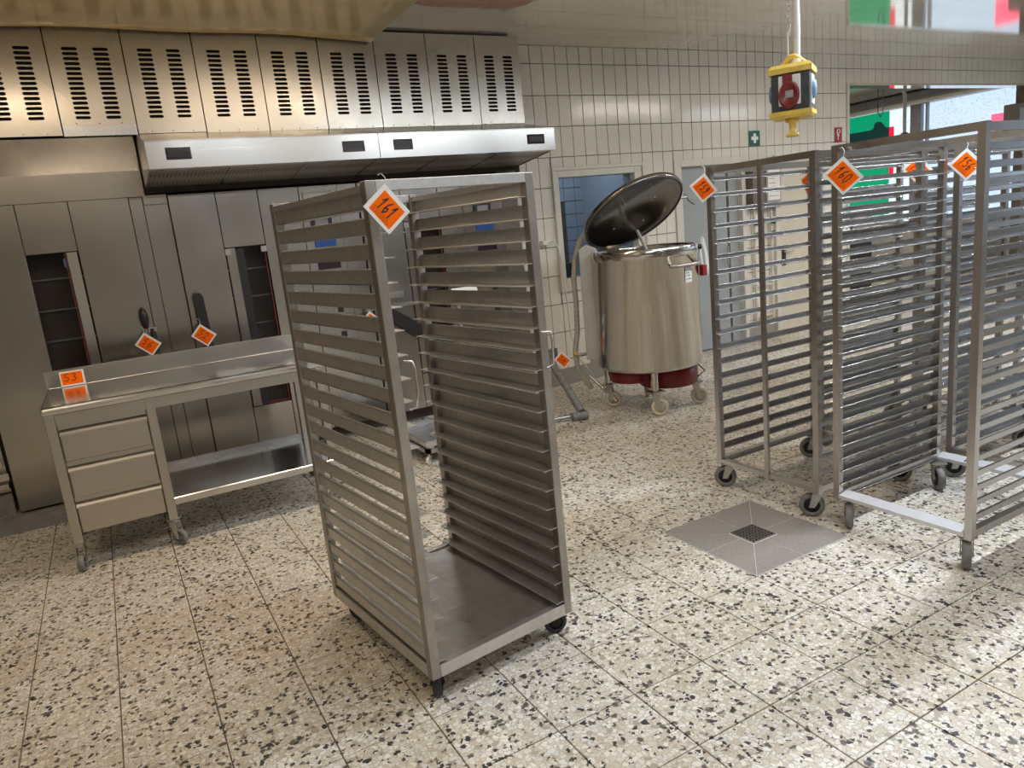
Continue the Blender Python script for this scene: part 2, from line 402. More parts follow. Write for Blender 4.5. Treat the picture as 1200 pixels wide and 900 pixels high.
MB().box((1.95, 4.9, 3.02), (2.10, 5.62, 3.05)).build('board_gap_shade', 'nearblack', ceil)  # dark box paints the shade in the open gap beside the sagging board
MB().prism([(2.16, 3.9), (2.98, 3.9), (2.96, 4.72), (2.88, 4.83), (2.20, 4.86), (2.13, 4.80)], 'z', CZ-.018, CZ-.001).build('ceiling_patch', 'pinkboard', ceil)

# ---------------------------------------------------------------- walls
WY = 5.8
HOLES = {'win': (3.735, 4.805, .885, 2.015), 'door': (5.19, 6.165, 0, 2.015), 'open': (7.86, 11.75, 0, 2.742)}
def minus(rects, h):
    out = []
    for (a, b, c, d) in rects:
        x0, x1, z0, z1 = h
        if x0 >= b or x1 <= a or z0 >= d or z1 <= c: out.append((a, b, c, d)); continue
        if x0 > a: out.append((a, x0, c, d))
        if x1 < b: out.append((x1, b, c, d))
        m0, m1 = max(a, x0), min(b, x1)
        if z0 > c: out.append((m0, m1, c, z0))
        if z1 < d: out.append((m0, m1, z1, d))
    return out
wall = MB()
rects = [(-3.5, 12.0, 0, CZ+.03)]
for k in HOLES: rects = minus(rects, HOLES[k])
for (a, b, c, d) in rects: wall.box((a, WY+.012, c), (b, WY+.17, d))
wall = struct(wall.build('wall_back', 'wallgrout'))
TW, TH = .132, .266
tiles = []
for i in range(-3, 70):
    x0 = 3.614+TW*i
    if x0 > 12: break
    for j in range(-1, 11):
        z1 = 2.904-TH*j
        rr = [(x0+.003, x0+TW-.003, max(.16, z1-TH+.003), min(CZ-.002, z1-.003))]
        if rr[0][3]-rr[0][2] < .02: continue
        for k in HOLES: rr = minus(rr, HOLES[k])
        for (a, b, c, d) in rr:
            if b-a < .012 or d-c < .012: continue
            if b > 12 or a < 3.28 and c > 2.4: continue
            p0, p1 = px((a, WY, c)), px((b, WY, d))
            ins = (0 < p0[0] < 1210 and -10 < p0[1] < 900)
            tiles.append((abs(p1[0]-p0[0])*abs(p1[1]-p0[1]) if ins else 0, a, b, c, d))
tiles.sort(reverse=True)
cache = {}
for k, (ar, a, b, c, d) in enumerate(tiles):
    if k >= 300: break
    key = (round(b-a, 3), round(d-c, 3))
    if key not in cache:
        m_ = MB(); q = MB().bevbox((-key[0]/2, -key[1]/2, -.014), (key[0]/2, key[1]/2, 0), .002)
        q.v = [(v[0], -v[2], v[1]) for v in q.v]; q.f = [tuple(f) for f in q.f]
        cache[key] = q.mesh('wall_tile'); cache[key].materials.append(M['tile'])
    inst(cache[key], 'wall_tile', None, wall, Matrix.Translation(((a+b)/2, WY+random.uniform(-.0012, .0006), (c+d)/2)) @ Matrix.Rotation(random.uniform(-.004, .004), 4, 'Z') @ Matrix.Rotation(random.uniform(-.003, .003), 4, 'X'))
rest = MB()
for (ar, a, b, c, d) in tiles[300:]: rest.box((a, WY, c), (b, WY+.014, d))
rest.build('wall_tile_field', 'tile', wall, kind='stuff')
bb = MB()
for a, b in ((3.3, 5.19), (6.165, 7.86)): bb.box((a, WY-.006, 0), (b, WY+.012, .158))
struct(bb.build('baseboard_back', 'draintile'))
struct(MB().box((-3.65, -4, 0), (-3.5, 5.97, CZ+.1)).build('wall_left', 'plaster'))
struct(MB().box((-3.65, -4.15, 0), (12.3, -4, CZ+.1)).build('wall_front', 'plaster'))
struct(MB().box((7.7, 9.5, 0), (12.3, 9.65, CZ+.1)).build('wall_far', 'plaster'))
struct(MB().box((7.70, 5.97, 0), (7.86, 9.5, CZ+.1)).build('wall_side', 'plaster'))
# opening jamb strip
struct(MB().box((7.845, WY-.012, 0), (7.885, WY+.175, 2.742)).build('trim_2', 'frame'))
struct(MB().box((7.885, WY-.004, 2.722), (11.75, WY+.175, 2.742)).build('trim_3', 'ceiling'))
# right wall with daylit windows (continues into the next room)
WX = 12.0
wr = MB()
for a, b, c, d in minus(minus([(-4, 9.5, 0, CZ+.03)], (6.0, 9.3, .9, 2.80)), (-3, 4.9, .9, 2.6)): wr.box((WX, a, c), (WX+.2, b, d))
struct(wr.build('wall_right', 'plaster'))
w3 = struct(empty('window_2'))
def pane(mat, y0, y1, z0, z1, name='pane', x=WX+.06, t=.012): return MB().box((x, y0, z0), (x+t, y1, z1)).build(name, mat, w3)
pane('panewhite', 7.66, 9.25, .95, 2.78); pane('pane', 6.02, 7.52, .95, 2.78)
pane('filmgreen', 8.09, 9.2, 2.52, 2.78, 'green_film', WX+.045); pane('filmdark', 8.09, 9.2, 1.98, 2.52, 'dark_film', WX+.045)
pane('filmgreen', 8.09, 9.2, .95, 1.98, 'green_film', WX+.045); pane('filmred', 8.01, 8.09, 1.72, 2.52, 'red_film', WX+.045)
pane('pinkglow', 6.02, 6.45, 2.05, 2.44, 'pink_ceiling_glow', WX+.045)  # last pane: added pink glow, placed for its reflection in the gloss ceiling
sil = MB(); sil.prism([(8.14, 2.515), (8.42, 2.515), (8.37, 2.55), (8.36, 2.61), (8.31, 2.64), (8.24, 2.63), (8.19, 2.58)], 'x', WX+.038, WX+.044); sil.build('silhouette', 'filmdark', w3)
fr = MB(); fr.box((WX-.02, 7.50, .9), (WX+.1, 7.68, 2.80)); fr.box((WX-.01, 5.98, .9), (WX+.1, 6.04, 2.80)); fr.box((WX-.01, 9.22, .9), (WX+.1, 9.3, 2.8))
fr.box((WX-.01, 7.40, .9), (WX+.05, 7.43, 2.80)); fr.box((WX-.02, 6.0, .86), (WX+.1, 9.3, .95))
fr.build('window_frame', 'mullion', w3)
w4 = struct(empty('window_3'))
for k in range(4): MB().box((WX+.06, -3+k*1.975+.04, .95), (WX+.07, -3+(k+1)*1.975-.04, 2.56)).build('pane', 'pane', w4)
f4 = MB()
for k in range(5): f4.box((WX-.01, -3+k*1.975-.04, .9), (WX+.1, -3+k*1.975+.04, 2.6))
f4.build('window_frame', 'mullion', w4)
# trunking under the ceiling along the window wall
tr = thing('cable_trunking', 'grey cable trunking running under the ceiling along the far windows', 'trunking')
MB().box((WX-.30, 6.0, 2.80), (WX-.02, 9.4, 2.86)).build('lower_channel', 'mullion', tr)
MB().box((WX-.22, 6.0, 2.87), (WX-.02, 9.4, 2.96)).build('upper_channel', 'mullion', tr)
MB().tube([(WX-.36, 6.0, 2.79), (WX-.36, 9.4, 2.79)], .03).build('pipe', 'white', tr)

# ---------------------------------------------------------------- window_1 with the cold room behind it
w1 = struct(empty('window_1'))
a, b, c, d = HOLES['win']
fm = MB()
for (p, q, r, s_) in minus([(a, b, c, d)], (a+.07, b-.12, c+.12, d-.09)): fm.box((p, WY-.015, r), (q, WY+.17, s_))
fm.build('window_frame', 'frame', w1, bevel=.004)
fm = MB()
for (p, q, r, s_) in minus([(a+.0, b-.0, c+.0, d-.0)], (a+.03, b-.03, c+.03, d-.03)): fm.box((p, WY-.03, r), (q, WY-.014, s_))
fm.build('frame_lip', 'frame', w1, bevel=.003)
MB().box((a+.07, WY+.06, c+.12), (b-.12, WY+.066, d-.09)).build('pane', 'glass', w1)
cw = struct(MB().box((3.2, 7.3, 0), (5.15, 7.4, 2.6)).build('wall_cold_room', 'wallgrout'))
ct = MB()
for i in range(13):
    for j in range(14):
        x, z = 3.2+.15*i, .1+.15*j*1.0
        if 3.75 < x < 4.75 and z < 1.75: continue
        ct.box((x+.004, 7.288, z+.004), (x+.146, 7.3, z+.146))
ct.build('cold_tile_field', 'coldtile', cw, kind='stuff')
struct(MB().box((3.1, 5.97, 0), (3.2, 7.4, 2.6)).build('wall_cold_left', 'coldtile'))
struct(MB().box((5.1, 5.97, 0), (5.15, 7.4, 2.6)).build('wall_cold_right', 'coldtile'))
struct(MB().box((3.1, 5.97, 2.55), (5.15, 7.4, 2.65)).build('ceiling_cold', 'coldtile'))
cd_ = struct(empty('door_3'))
MB().box((3.9, 7.24, 0), (4.74, 7.285, 1.75)).build('door_leaf', 'coldtile', cd_)
MB().box((4.62, 7.20, .95), (4.66, 7.24, 1.15)).build('door_handle', 'castersteel', cd_)
ph = thing('wall_switch', 'small black box on the lower left corner of the window frame', 'box', (3.90, 5.905, 1.01))
MB().box((-.05, -.03, 0), (.05, .045, .13)).build('housing', 'black', ph, bevel=.006); MB().box((-.03, -.036, .03), (.03, -.03, .10)).build('cover', 'rubber', ph)

# ---------------------------------------------------------------- door_1 (grey double leaf) and door_2 (beige)
d1 = struct(empty('door_1'))
a, b, c, d = HOLES['door']
MB().box((a, WY-.02, 0), (a+.09, WY+.17, d)).build('jamb', 'frame', d1, bevel=.003)
MB().box((b-.05, WY-.02, 0), (b, WY+.17, d)).build('jamb', 'frame', d1, bevel=.003)
MB().box((a+.09, WY-.02, d-.07), (b-.05, WY+.17, d)).build('lintel', 'frame', d1, bevel=.003)
MB().box((a+.09, WY+.05, .02), (5.95, WY+.09, d-.07)).build('door_leaf', 'greydoor', d1)
MB().box((5.95, WY+.09, .02), (5.985, WY+.12, d-.07)).build('gap', 'brown', d1)
MB().box((5.985, WY+.05, .02), (b-.05, WY+.09, d-.07)).build('door_leaf', 'greydoor', d1)
MB().tube([(5.90, WY+.0, .9), (5.90, WY-.0, 1.1)], .012).build('pull_handle', 'castersteel', d1)
d2 = struct(empty('door_2'))
MB().box((6.66, WY-.03, 0), (7.30, WY-.004, 1.96)).build('door_leaf', 'beigedoor', d2)
MB().box((6.60, WY-.04, 0), (6.66, WY-.002, 2.0)).build('jamb', 'frame', d2); MB().box((7.30, WY-.04, 0), (7.36, WY-.002, 2.0)).build('jamb', 'frame', d2)
MB().box((6.69, WY-.045, .80), (6.74, WY-.03, .98)).build('handle_plate', 'black', d2)
MB().tube([(6.715, WY-.03, .95), (6.715, WY-.075, .95), (6.83, WY-.075, .955)], .009).build('door_handle', 'castersteel', d2)
bx = thing('distribution_board', 'dark brown cabinet on the tiled wall between grey door and beige door', 'cabinet', (6.40, WY, 1.45))
MB().box((-.21, -.10, 0), (.20, -.002, .50)).build('housing', 'brown', bx, bevel=.004)
nf = MB().box((-.015, -.112, .06), (.205, -.101, .42)).build('notice_frame', 'mullion', bx)
MB().box((.005, -.115, .08), (.185, -.1125, .40)).build('notice', 'paper', nf)
nl = MB()
for k in range(6): nl.box((.02, -.1165, .12+.045*k), (.02+random.uniform(.08, .15), -.1152, .127+.045*k))
nl.build('notice_print', 'mullion', nf)
pp = thing('water_pipes', 'pair of beige pipes with green valves under the brown cabinet', 'pipes', (6.40, WY, 0))
for x in (-.14, .12):
    MB().tube([(x, -.04, .2), (x, -.04, 1.44)], .014).build('pipe', 'beigedoor', pp)
    for z in (1.17, 1.31): MB().lathe([(0, 0), (.034, 0), (.034, .022), (0, .022)], (x, -.066, z), 12, Matrix.Rotation(PI/2, 4, 'X')).build('valve', 'valvegreen', pp)
MB().tube([(-.14, -.04, .62), (.12, -.04, .62)], .01).build('cross_pipe', 'beigedoor', pp); MB().tube([(-.14, -.04, .28), (.12, -.04, .28)], .01).build('cross_pipe', 'beigedoor', pp)

# ---------------------------------------------------------------- wall signs
s = thing('first_aid_sign', 'green first aid sign with a white cross on the wall tiles', 'sign', (6.335, WY-.004, 2.11))
MB().box((-.08, -.006, 0), (.08, -.002, .155)).build('plate', 'signgreen', s)
m_ = MB(); m_.box((-.05, -.009, .061), (.05, -.0065, .097)); m_.box((-.018, -.0085, .03), (.018, -.0066, .128)); m_.build('cross', 'whiteplastic', s)
s = thing('fire_hose_sign', 'small red fire hose sign beside the opening to the next room', 'sign', (7.69, WY-.004, 2.10))
MB().box((-.062, -.006, 0), (.062, -.002, .165)).build('plate', 'signred', s)
m_ = MB(); m_.tube([(-.01, -.007, .03), (-.005, -.007, .08), (.005, -.007, .10), (.025, -.007, .115), (.025, -.007, .135), (0, -.007, .145), (-.022, -.007, .13), (-.025, -.007, .10), (-.015, -.007, .08), (.01, -.007, .075)], .006, 6); m_.build('pictogram', 'whiteplastic', s)

# ---------------------------------------------------------------- lamp fittings (above and behind the camera)
WHERE = ['before the leftmost oven', 'before the middle oven', 'above the rack beside the drain', 'above the last racks of the near row', 'above the left foreground floor', 'above the right foreground floor', 'before the brown cabinet', 'before the opening to the next room', 'behind the camera to the left', 'behind the camera to the right', 'in the next room']
for i, (x, y, L, wt, col) in enumerate(LAMPS):
    z1 = 2.975 if y > 5.9 else (2.97 if y > 3.5 and x < 2 else CZ)
    t = thing('ceiling_lamp', 'white fluorescent ceiling lamp out of view, ' + WHERE[i], 'lamp', (x, y, z1), 0, 'fluorescent lamps under the ceiling')
    MB().box((-L/2-.03, -.07, -.10 if z1 > 3 else -.03), (L/2+.03, .07, -.001)).build('housing', 'whiteplastic', t)

# ================================================================ THINGS
# ---------------------------------------------------------------- shared: castors, digits, tags
def castor(parent, loc, r, wid, rot, fork='castersteel', tyre='greyrubber', hub='rubber', h=None, brake=False, gap=.02):
    """fork (part) with its wheel (sub-part); loc is the point on the floor under the swivel"""
    h = h or 2*r+gap; off = r*.45
    mt = Matrix.Translation(loc) @ Matrix.Rotation(rot, 4, 'Z')
    f = MB()
    f.cbox((0, 0, h-.003), (r*1.3, r*1.2, .006)); f.lathe([(0, 0), (r*.42, 0), (r*.42, .016), (0, .016)], (0, 0, h-.022), 12)
    for s in (-1, 1):
        y = s*(wid/2+.005)
        f.prism([(-r*.40, h-.02), (r*.40, h-.02), (-off+r*.22, r*.85), (-off-r*.22, r*.85)], 'y', y-.002, y+.002)
    f.cbox((0, 0, h-.020), (r*.8, wid+.012, .006))
    f.tube([(-off, -wid/2-.01, r), (-off, wid/2+.01, r)], r*.12, 8)
    if brake: f.cbox((r*.55, 0, h-.045), (r*.7, wid*.9, .008), Matrix.Rotation(.3, 4, 'Y'))
    f.v = [tuple(mt @ Vector(v)) for v in f.v]
    fk = f.build('castor_fork', fork, parent)
    wm = mt @ Matrix.Translation((-off, 0, r)) @ Matrix.Rotation(PI/2, 4, 'X')
    wh = MB().lathe([(r*.62, -wid*.36), (r*.70, -wid/2), (r*.90, -wid/2), (r, -wid*.28), (r, wid*.28), (r*.90, wid/2), (r*.70, wid/2), (r*.62, wid*.36)], (0, 0, 0), 22)
    wh.v = [tuple(wm @ Vector(v)) for v in wh.v]
    wo = wh.build('wheel', tyre, fk)
    hb = MB().lathe([(0, -wid*.42), (r*.16, -wid*.42), (r*.2, -wid*.30), (r*.64, -wid*.30), (r*.64, wid*.30), (r*.2, wid*.30), (r*.16, wid*.42), (0, wid*.42)], (0, 0, 0), 18)
    hb.v = [tuple(wm @ Vector(v)) for v in hb.v]
    hb.build('wheel_hub', hub, fk)
    return fk
DIG = {'0': [[(.5, 1), (.2, .85), (.1, .5), (.2, .12), (.5, 0), (.8, .15), (.9, .5), (.8, .88), (.5, 1)]],
       '1': [[(.1, .62), (.62, 1), (.45, 0)]],
       '2': [[(.12, .78), (.35, 1), (.75, .95), (.8, .68), (.1, .02), (.9, .06)]],
       '3': [[(.15, .92), (.55, 1), (.8, .8), (.45, .55), (.85, .35), (.6, .02), (.1, .1)]],
       '4': [[(.6, 1), (.1, .38), (.95, .4)], [(.65, .65), (.55, 0)]],
       '5': [[(.85, .98), (.25, .95), (.18, .58), (.6, .62), (.85, .35), (.6, .03), (.1, .1)]],
       '6': [[(.7, 1), (.3, .7), (.12, .3), (.4, 0), (.8, .2), (.7, .48), (.2, .35)]],
       '7': [[(.1, .95), (.85, 1), (.35, 0)], [(.25, .5), (.75, .55)]],
       '8': [[(.75, .9), (.4, 1), (.2, .78), (.8, .3), (.5, 0), (.2, .2), (.8, .75), (.75, .9)]],
       '9': [[(.8, .8), (.45, .98), (.2, .72), (.5, .5), (.82, .8), (.7, .3), (.35, 0)]]}
def ribbon(mb, pts, wdt, y):
    """flat pen stroke in the xz plane at depth y"""
    for (a, b) in zip(pts, pts[1:]):
        d = Vector((b[0]-a[0], b[1]-a[1])); L = d.length or 1e-6; d /= L; nn = Vector((-d.y, d.x))*wdt/2; e = d*wdt*.3
        q = [(a[0]-e.x+nn.x, a[1]-e.y+nn.y), (a[0]-e.x-nn.x, a[1]-e.y-nn.y), (b[0]+e.x-nn.x, b[1]+e.y-nn.y), (b[0]+e.x+nn.x, b[1]+e.y+nn.y)]
        mb._add([(p[0], y, p[1]) for p in q], [(0, 1, 2, 3)])
def price_tag(num, label, loc, yaw, roll=0, w_=.105, h_=.088, hang=True, hook=.03, tilt=0, text=True, slant=.15):
    """white card with an orange field and a handwritten number; a hanging card hangs by its upper left corner at loc"""
    t = thing('number_tag', label, 'tag', loc, yaw, 'orange numbered tags')
    X = Matrix.Rotation(tilt, 4, 'X') @ Matrix.Rotation(roll, 4, 'Y')
    ox, oz = (.006, -.006-h_) if hang else (-w_/2, 0)
    if hang: pv = Matrix.Translation((0, 0, -hook))
    else: pv = Matrix.Identity(4)
    T = pv @ X @ Matrix.Translation((ox, 0, oz))
    def put(mb, nm, mat, par):
        mb.v = [tuple(T @ Vector(v)) for v in mb.v]; return mb.build(nm, mat, par)
    cdm = put(MB().box((-.006 if hang else 0, -.0008, 0), (w_, .0008, h_+.006 if hang else h_)), 'card', 'cardwhite', t)
    bd = .010
    put(MB().box((bd-.003, -.0014, bd), (w_-bd, -.0009, h_-bd+.002)), 'orange_field', 'orange', cdm)
    ink = MB(); n = len(num); dw = (w_-2*bd)*.72/max(n, 2); dh = h_*.46; x0 = bd+.008; z0 = h_*.34
    for k, ch in enumerate(num):
        for st in DIG[ch]: ribbon(ink, [(x0+dw*(k+p[0]*.78)+p[1]*slant*dh*.5, z0+dh*p[1]+random.uniform(-.001, .001)) for p in st], .0042, -.0018)
    if text and hang:
        for k in range(3):
            z = bd+.006+.0062*k; x = bd+.004
            while x < w_-bd-.02:
                L = random.uniform(.004, .012); ribbon(ink, [(x, z), (x+L, z)], .0013, -.0018); x += L+.003
    put(ink, 'number', 'ink', cdm)
    if hang:
        MB().tube([(.0, 0, -hook-.004), (.004, 0, -hook*.6), (.002, .0, -.004), (-.006, .004, .006), (-.014, .010, .002)], .0014, 5).build('cable_tie', 'whiteplastic', t)
    return t

# ---------------------------------------------------------------- ovens
OY = 5.65
def front_panel(par, name, x0, x1, z0, z1, y=OY, mat='oven', t=.02):
    q = MB().bevbox((x0+.0025, z0+.002, 0), (x1-.0025, z1-.002, t), .003)
    q.v = [(v[0], y+t-v[2], v[1]) for v in q.v]
    q.f = [tuple(reversed(f)) for f in q.f]; q.f = [tuple(reversed(f)) for f in q.f]
    return q.build(name, mat, par)
def oven(name, label, cols, zb, zt, wz0, wz1, frame_side, lever, ctrl=None, group=None):
    """cols = four x limits: left panel, door window column, right panel"""
    a, b, c, d = cols
    t = thing('rack_oven', label, 'oven', ((a+d)/2, OY, 0)); inv = Matrix.Translation((-(a+d)/2, -OY, 0))
    def P(mb, nm, mat, par=t): mb.v = [tuple(inv @ Vector(v)) for v in mb.v]; return mb.build(nm, mat, par)
    def F(nm, x0, x1, z0, z1, mat='oven', y=OY, par=t, tk=.02):
        q = MB().bevbox((x0+.0018, z0+.0015, 0), (x1-.0018, z1-.0015, tk), .002); q.v = [(v[0], y+tk-v[2], v[1]) for v in q.v]; return P(q, nm, mat, par)
    F('side_panel', a, b, zb, zt); F('side_panel', c, d, zb, zt)
    F('upper_panel', b, c, wz1, zt)
    if wz0 > zb+.05: F('lower_panel', b, c, zb, wz0)
    bk = MB()                                             # carcass behind the seams with the chamber left open
    for (p, q, r, s_) in minus([(a, d, zb, zt)], (b, c, wz0, wz1)): bk.box((p, OY+.0205, r), (q, OY+.05, s_))
    P(bk, 'carcass', 'nearblack')
    ch = MB(); y1 = OY+.55
    ch.box((b-.3, y1, zb+.02), (c+.3, y1+.02, zt-.02)); ch.box((b-.3, OY+.05, zb+.02), (b-.28, y1, zt-.02)); ch.box((c+.28, OY+.05, zb+.02), (c+.3, y1, zt-.02))
    ch.box((b-.3, OY+.05, wz1+.02), (c+.3, y1, wz1+.04)); ch.box((b-.3, OY+.05, max(zb+.02, wz0-.12)), (c+.3, y1, max(zb+.04, wz0-.10)))
    P(ch, 'chamber', 'dark')
    k = wz1-.17
    while k > wz0+.06:
        P(MB().box((b-.15, OY+.14, k), (c+.15, OY+.50, k+.012)), 'shelf', 'ovenshelf'); k -= .205
    fx0, fx1 = (c-.072, c-.006) if frame_side == 'R' else (b+.006, b+.074)
    F('window_strip', fx0, fx1, wz0, wz1, 'hood' if frame_side == 'R' else 'oven', OY+.004)
    sx = fx0-.012 if frame_side == 'R' else c-.016
    P(MB().box((sx, OY+.012, wz0), (sx+.009, OY+.05, wz1)), 'red_seal', 'redseal')
    P(MB().box((b+.004, OY+.03, wz0), (c-.004, OY+.045, wz0+.02)), 'red_seal', 'redseal')
    gx0, gx1 = (b, fx0-.012) if frame_side == 'R' else (fx1, c-.016)
    P(MB().box((gx0+.002, OY+.03, wz0+.02), (gx1-.002, OY+.034, wz1-.004)), 'window_glass', M['ovenglass'])
    if frame_side == 'L': P(MB().box((fx1, OY+.006, wz0), (fx1+.055, OY+.03, wz1-.01)), 'window_bezel', 'black')
    for q in ((b+.02, c-.02) if frame_side == 'L' else (c-.04,)):
        P(MB().box((q-.02, OY-.006, wz1-.05), (q+.02, OY+.003, wz1-.008)), 'hinge_clip', 'hood')
    if lever == 'rod':
        lv = P(MB().tube([(d-.075, OY-.05, .82), (d-.055, OY-.05, 1.16)], .008), 'lever_rod', 'castersteel')
        g2 = MB().lathe([(0, 1.10), (.016, 1.11), (.026, 1.15), (.028, 1.19), (.020, 1.235), (0, 1.25)], (d-.055, OY-.05, 0), 14); P(g2, 'lever_knob', 'black', lv)
        lv = P(MB().tube([(d-.02, OY-.05, .93), (d-.02, OY-.05, 1.10)], .012), 'grip_bar', 'black')
        P(MB().box((d-.04, OY-.05, 1.08), (d+.01, OY, 1.11)), 'grip_bracket', 'hood', lv)
    elif lever == 'flat':
        lv = P(MB().prism([(a+.055, .80), (a+.115, .80), (a+.10, 1.27), (a+.085, 1.30), (a+.05, 1.30), (a+.038, 1.27)], 'y', OY-.07, OY-.045), 'door_lever', 'black')
        P(MB().tube([(a+.06, OY-.05, .98), (a+.06, OY, .98)], .014), 'lever_pivot', 'castersteel', lv)
    elif lever == 'swung':
        lv = P(MB().prism([(a+.03, 1.005), (a+.10, 1.015), (a+.40, .80), (a+.40, .71), (a+.33, .72), (a+.07, .93)], 'y', OY-.07, OY-.045), 'door_lever', 'black')
        P(MB().tube([(a+.08, OY-.05, .97), (a+.08, OY, .97)], .014), 'lever_pivot', 'castersteel', lv)
        P(MB().box((a-.08, OY-.04, 1.07), (a+.25, OY-.015, 1.12)), 'push_rail', 'hood'); P(MB().box((a-.08, OY-.04, .995), (a+.38, OY-.02, 1.015)), 'push_rail', 'hood')
    if ctrl:
        e, f_ = ctrl
        cc = F('control_column', e, f_, zb, zt)
        m_ = (e+f_)/2; yy = OY-.012
        lb = P(MB().box((m_-.12, yy, 1.80), (m_+.10, OY, 1.94)), 'maker_plate', 'white', cc)
        P(MB().box((m_-.09, yy, 1.66), (m_+.07, OY, 1.755)), 'display', 'black', cc)
        P(MB().box((m_-.06, yy-.002, 1.68), (m_+.04, yy, 1.735)), 'display_screen', 'mullion', cc)
        P(MB().box((m_-.08, yy, 1.53), (m_+.08, OY, 1.625)), 'keypad', 'bluescreen', cc)
        P(MB().box((m_-.08, yy, 1.36), (m_+.09, OY, 1.46)), 'switch_panel', 'darkglass', cc)
        for z in (1.02, .82): P(MB().box((m_+.02, yy, z), (m_+.06, OY, z+.05)), 'push_button', 'black', cc)
    return t
m, n, l, b = nt('oven_door_glass'); n.remove(b)
tr_ = n.new('ShaderNodeBsdfTransparent'); tr_.inputs[0].default_value = (.75, .75, .76, 1); gl_ = n.new('ShaderNodeBsdfGlossy'); gl_.inputs['Roughness'].default_value = .08
fr_ = n.new('ShaderNodeFresnel'); fr_.inputs[0].default_value = 1.3; mx_ = n.new('ShaderNodeMixShader'); l.new(fr_.outputs[0], mx_.inputs[0]); l.new(tr_.outputs[0], mx_.inputs[1]); l.new(gl_.outputs[0], mx_.inputs[2]); l.new(mx_.outputs[0], n['Material Output'].inputs[0])
M['ovenglass'] = m
ov1 = oven('', 'leftmost steel rack oven, its window strip bright, behind the drawer end of the table', (-.745, -.380, -.085, .271), .02, 1.985, .40, 1.665, 'R', 'rod')
m_ = MB().box((-.18, OY+.022, 1.57), (-.125, OY+.026, 1.625)); m_.v = [tuple(Vector(v)-Vector(((-.745+.271)/2, OY, 0))) for v in m_.v]; m_.build('blue_sticker', 'bluetape', ov1)
ov2 = oven('', 'middle steel rack oven with a black flat lever, behind the right end of the table', (.512, .820, 1.110, 1.405), .12, 1.985, .41, 1.590, 'L', 'flat', (1.405, 1.70))
ov3 = oven('', 'rightmost steel rack oven with a swung black lever, seen through the tall foreground rack', (1.86, 2.20, 2.525, 2.74), .12, 1.985, .41, 1.66, 'L', 'swung', (2.74, 3.12))
def plate_text(par, txt, x, z, size, mat='ink', y=-.0135):
    cu = bpy.data.curves.new('lettering', 'FONT'); cu.body = txt; cu.size = size; cu.extrude = .0004
    tmp = bpy.data.objects.new('tmp', cu); C.objects.link(tmp); bpy.context.view_layer.update()
    me = bpy.data.meshes.new_from_object(tmp); bpy.data.objects.remove(tmp); bpy.data.curves.remove(cu)
    o = bpy.data.objects.new('lettering', me); C.objects.link(o); o.data.materials.append(M[mat]); o.parent = par
    o.location = (x, y, z); o.rotation_euler = (PI/2, 0, 0); return o
for o_, cxx, e in ((ov2, (.512+1.405)/2, 1.5525), (ov3, (1.86+2.74)/2, 2.93)):
    cc = [k for k in KIDS(o_) if k.name.startswith('control_column')][0]; pl = [k for k in KIDS(cc) if k.name.startswith('maker_plate')][0]
    x = e-cxx-.10
    if e > 2: plate_text(pl, 'Mie', x, 1.892, .05); plate_text(pl, 'XD-eub', x, 1.846, .055)
    plate_text(pl, '- - - -', x, 1.818, .03)
# filler columns between the ovens and the flue cowl at the left
fl = thing('oven_filler', 'recessed narrow steel panel joining the first and second ovens', 'panel', (.39, OY+.03, 0))
for a, b in ((.272-.39, .356-.39), (.356-.39, .511-.39)):
    q = MB().bevbox((a+.001, .02, 0), (b-.001, 1.984, .02), .002); q.v = [(v[0], .02-v[2], v[1]) for v in q.v]; q.build('sheet', 'oven', fl)
MB().box((.36-.39, -.03, 1.93), (.505-.39, .0, 1.99)).build('cap_box', 'oven', fl)
fl = thing('oven_filler', 'narrow steel panel joining the second and third ovens, behind the tall rack', 'panel', (1.78, OY+.02, 0))
q = MB().bevbox((-.077, .12, 0), (.077, 1.985, .02), .003); q.v = [(v[0], .02-v[2], v[1]) for v in q.v]; q.build('sheet', 'oven', fl)
fl = thing('oven_filler', 'dark sheet standing in for the shaded narrow gap between the last oven and the tiled wall', 'panel', (3.21, OY+.04, 0))
MB().box((-.085, 0, .02), (.09, .03, 2.02)).build('sheet', 'brown', fl)  # dark colour stands in for the shade of the open gap
cw_ = thing('flue_cowl', 'stained steel cowl sheet above the leftmost oven, under the louvred panels', 'cowl', (-.4, OY, 1.985))
MB().prism([(-.0, .0), (.0, .17), (-.115, .372), (-.10, .385), (.03, .385), (.03, 0)], 'x', -1.2, .765).build('front_sheet', 'oven', cw_)
MB().box((.765, -.004, .002), (.775, .03, .385)).build('end_sheet', 'oven', cw_)
bk = struct(MB().box((-3.5, OY+.06, 1.99), (3.36, 5.81, CZ)).build('trim_4', 'nearblack'))  # near-black backing paints the shade in gaps round panels and hood
pl = thing('steel_pillar', 'plain steel pillar at the far left of the oven row', 'pillar', (-1.2, OY+.05, 0))
MB().box((-.6, 0, .16), (.43, .03, 1.985)).build('sheet', 'oven', pl); MB().box((-.6, -.01, 0), (.43, .03, .15)).build('kerb', 'slab', pl)
hgm = MB(); hgm.box((.36, -.07, .255), (.445, .0, .30)); hgm.build('hinge_block', 'hood', pl); MB().box((.36, -.05, .19), (.43, 0, .225)).build('hinge_block', 'hood', pl); MB().box((.34, -.045, .34), (.42, 0, .38)).build('hinge_block', 'hood', pl)

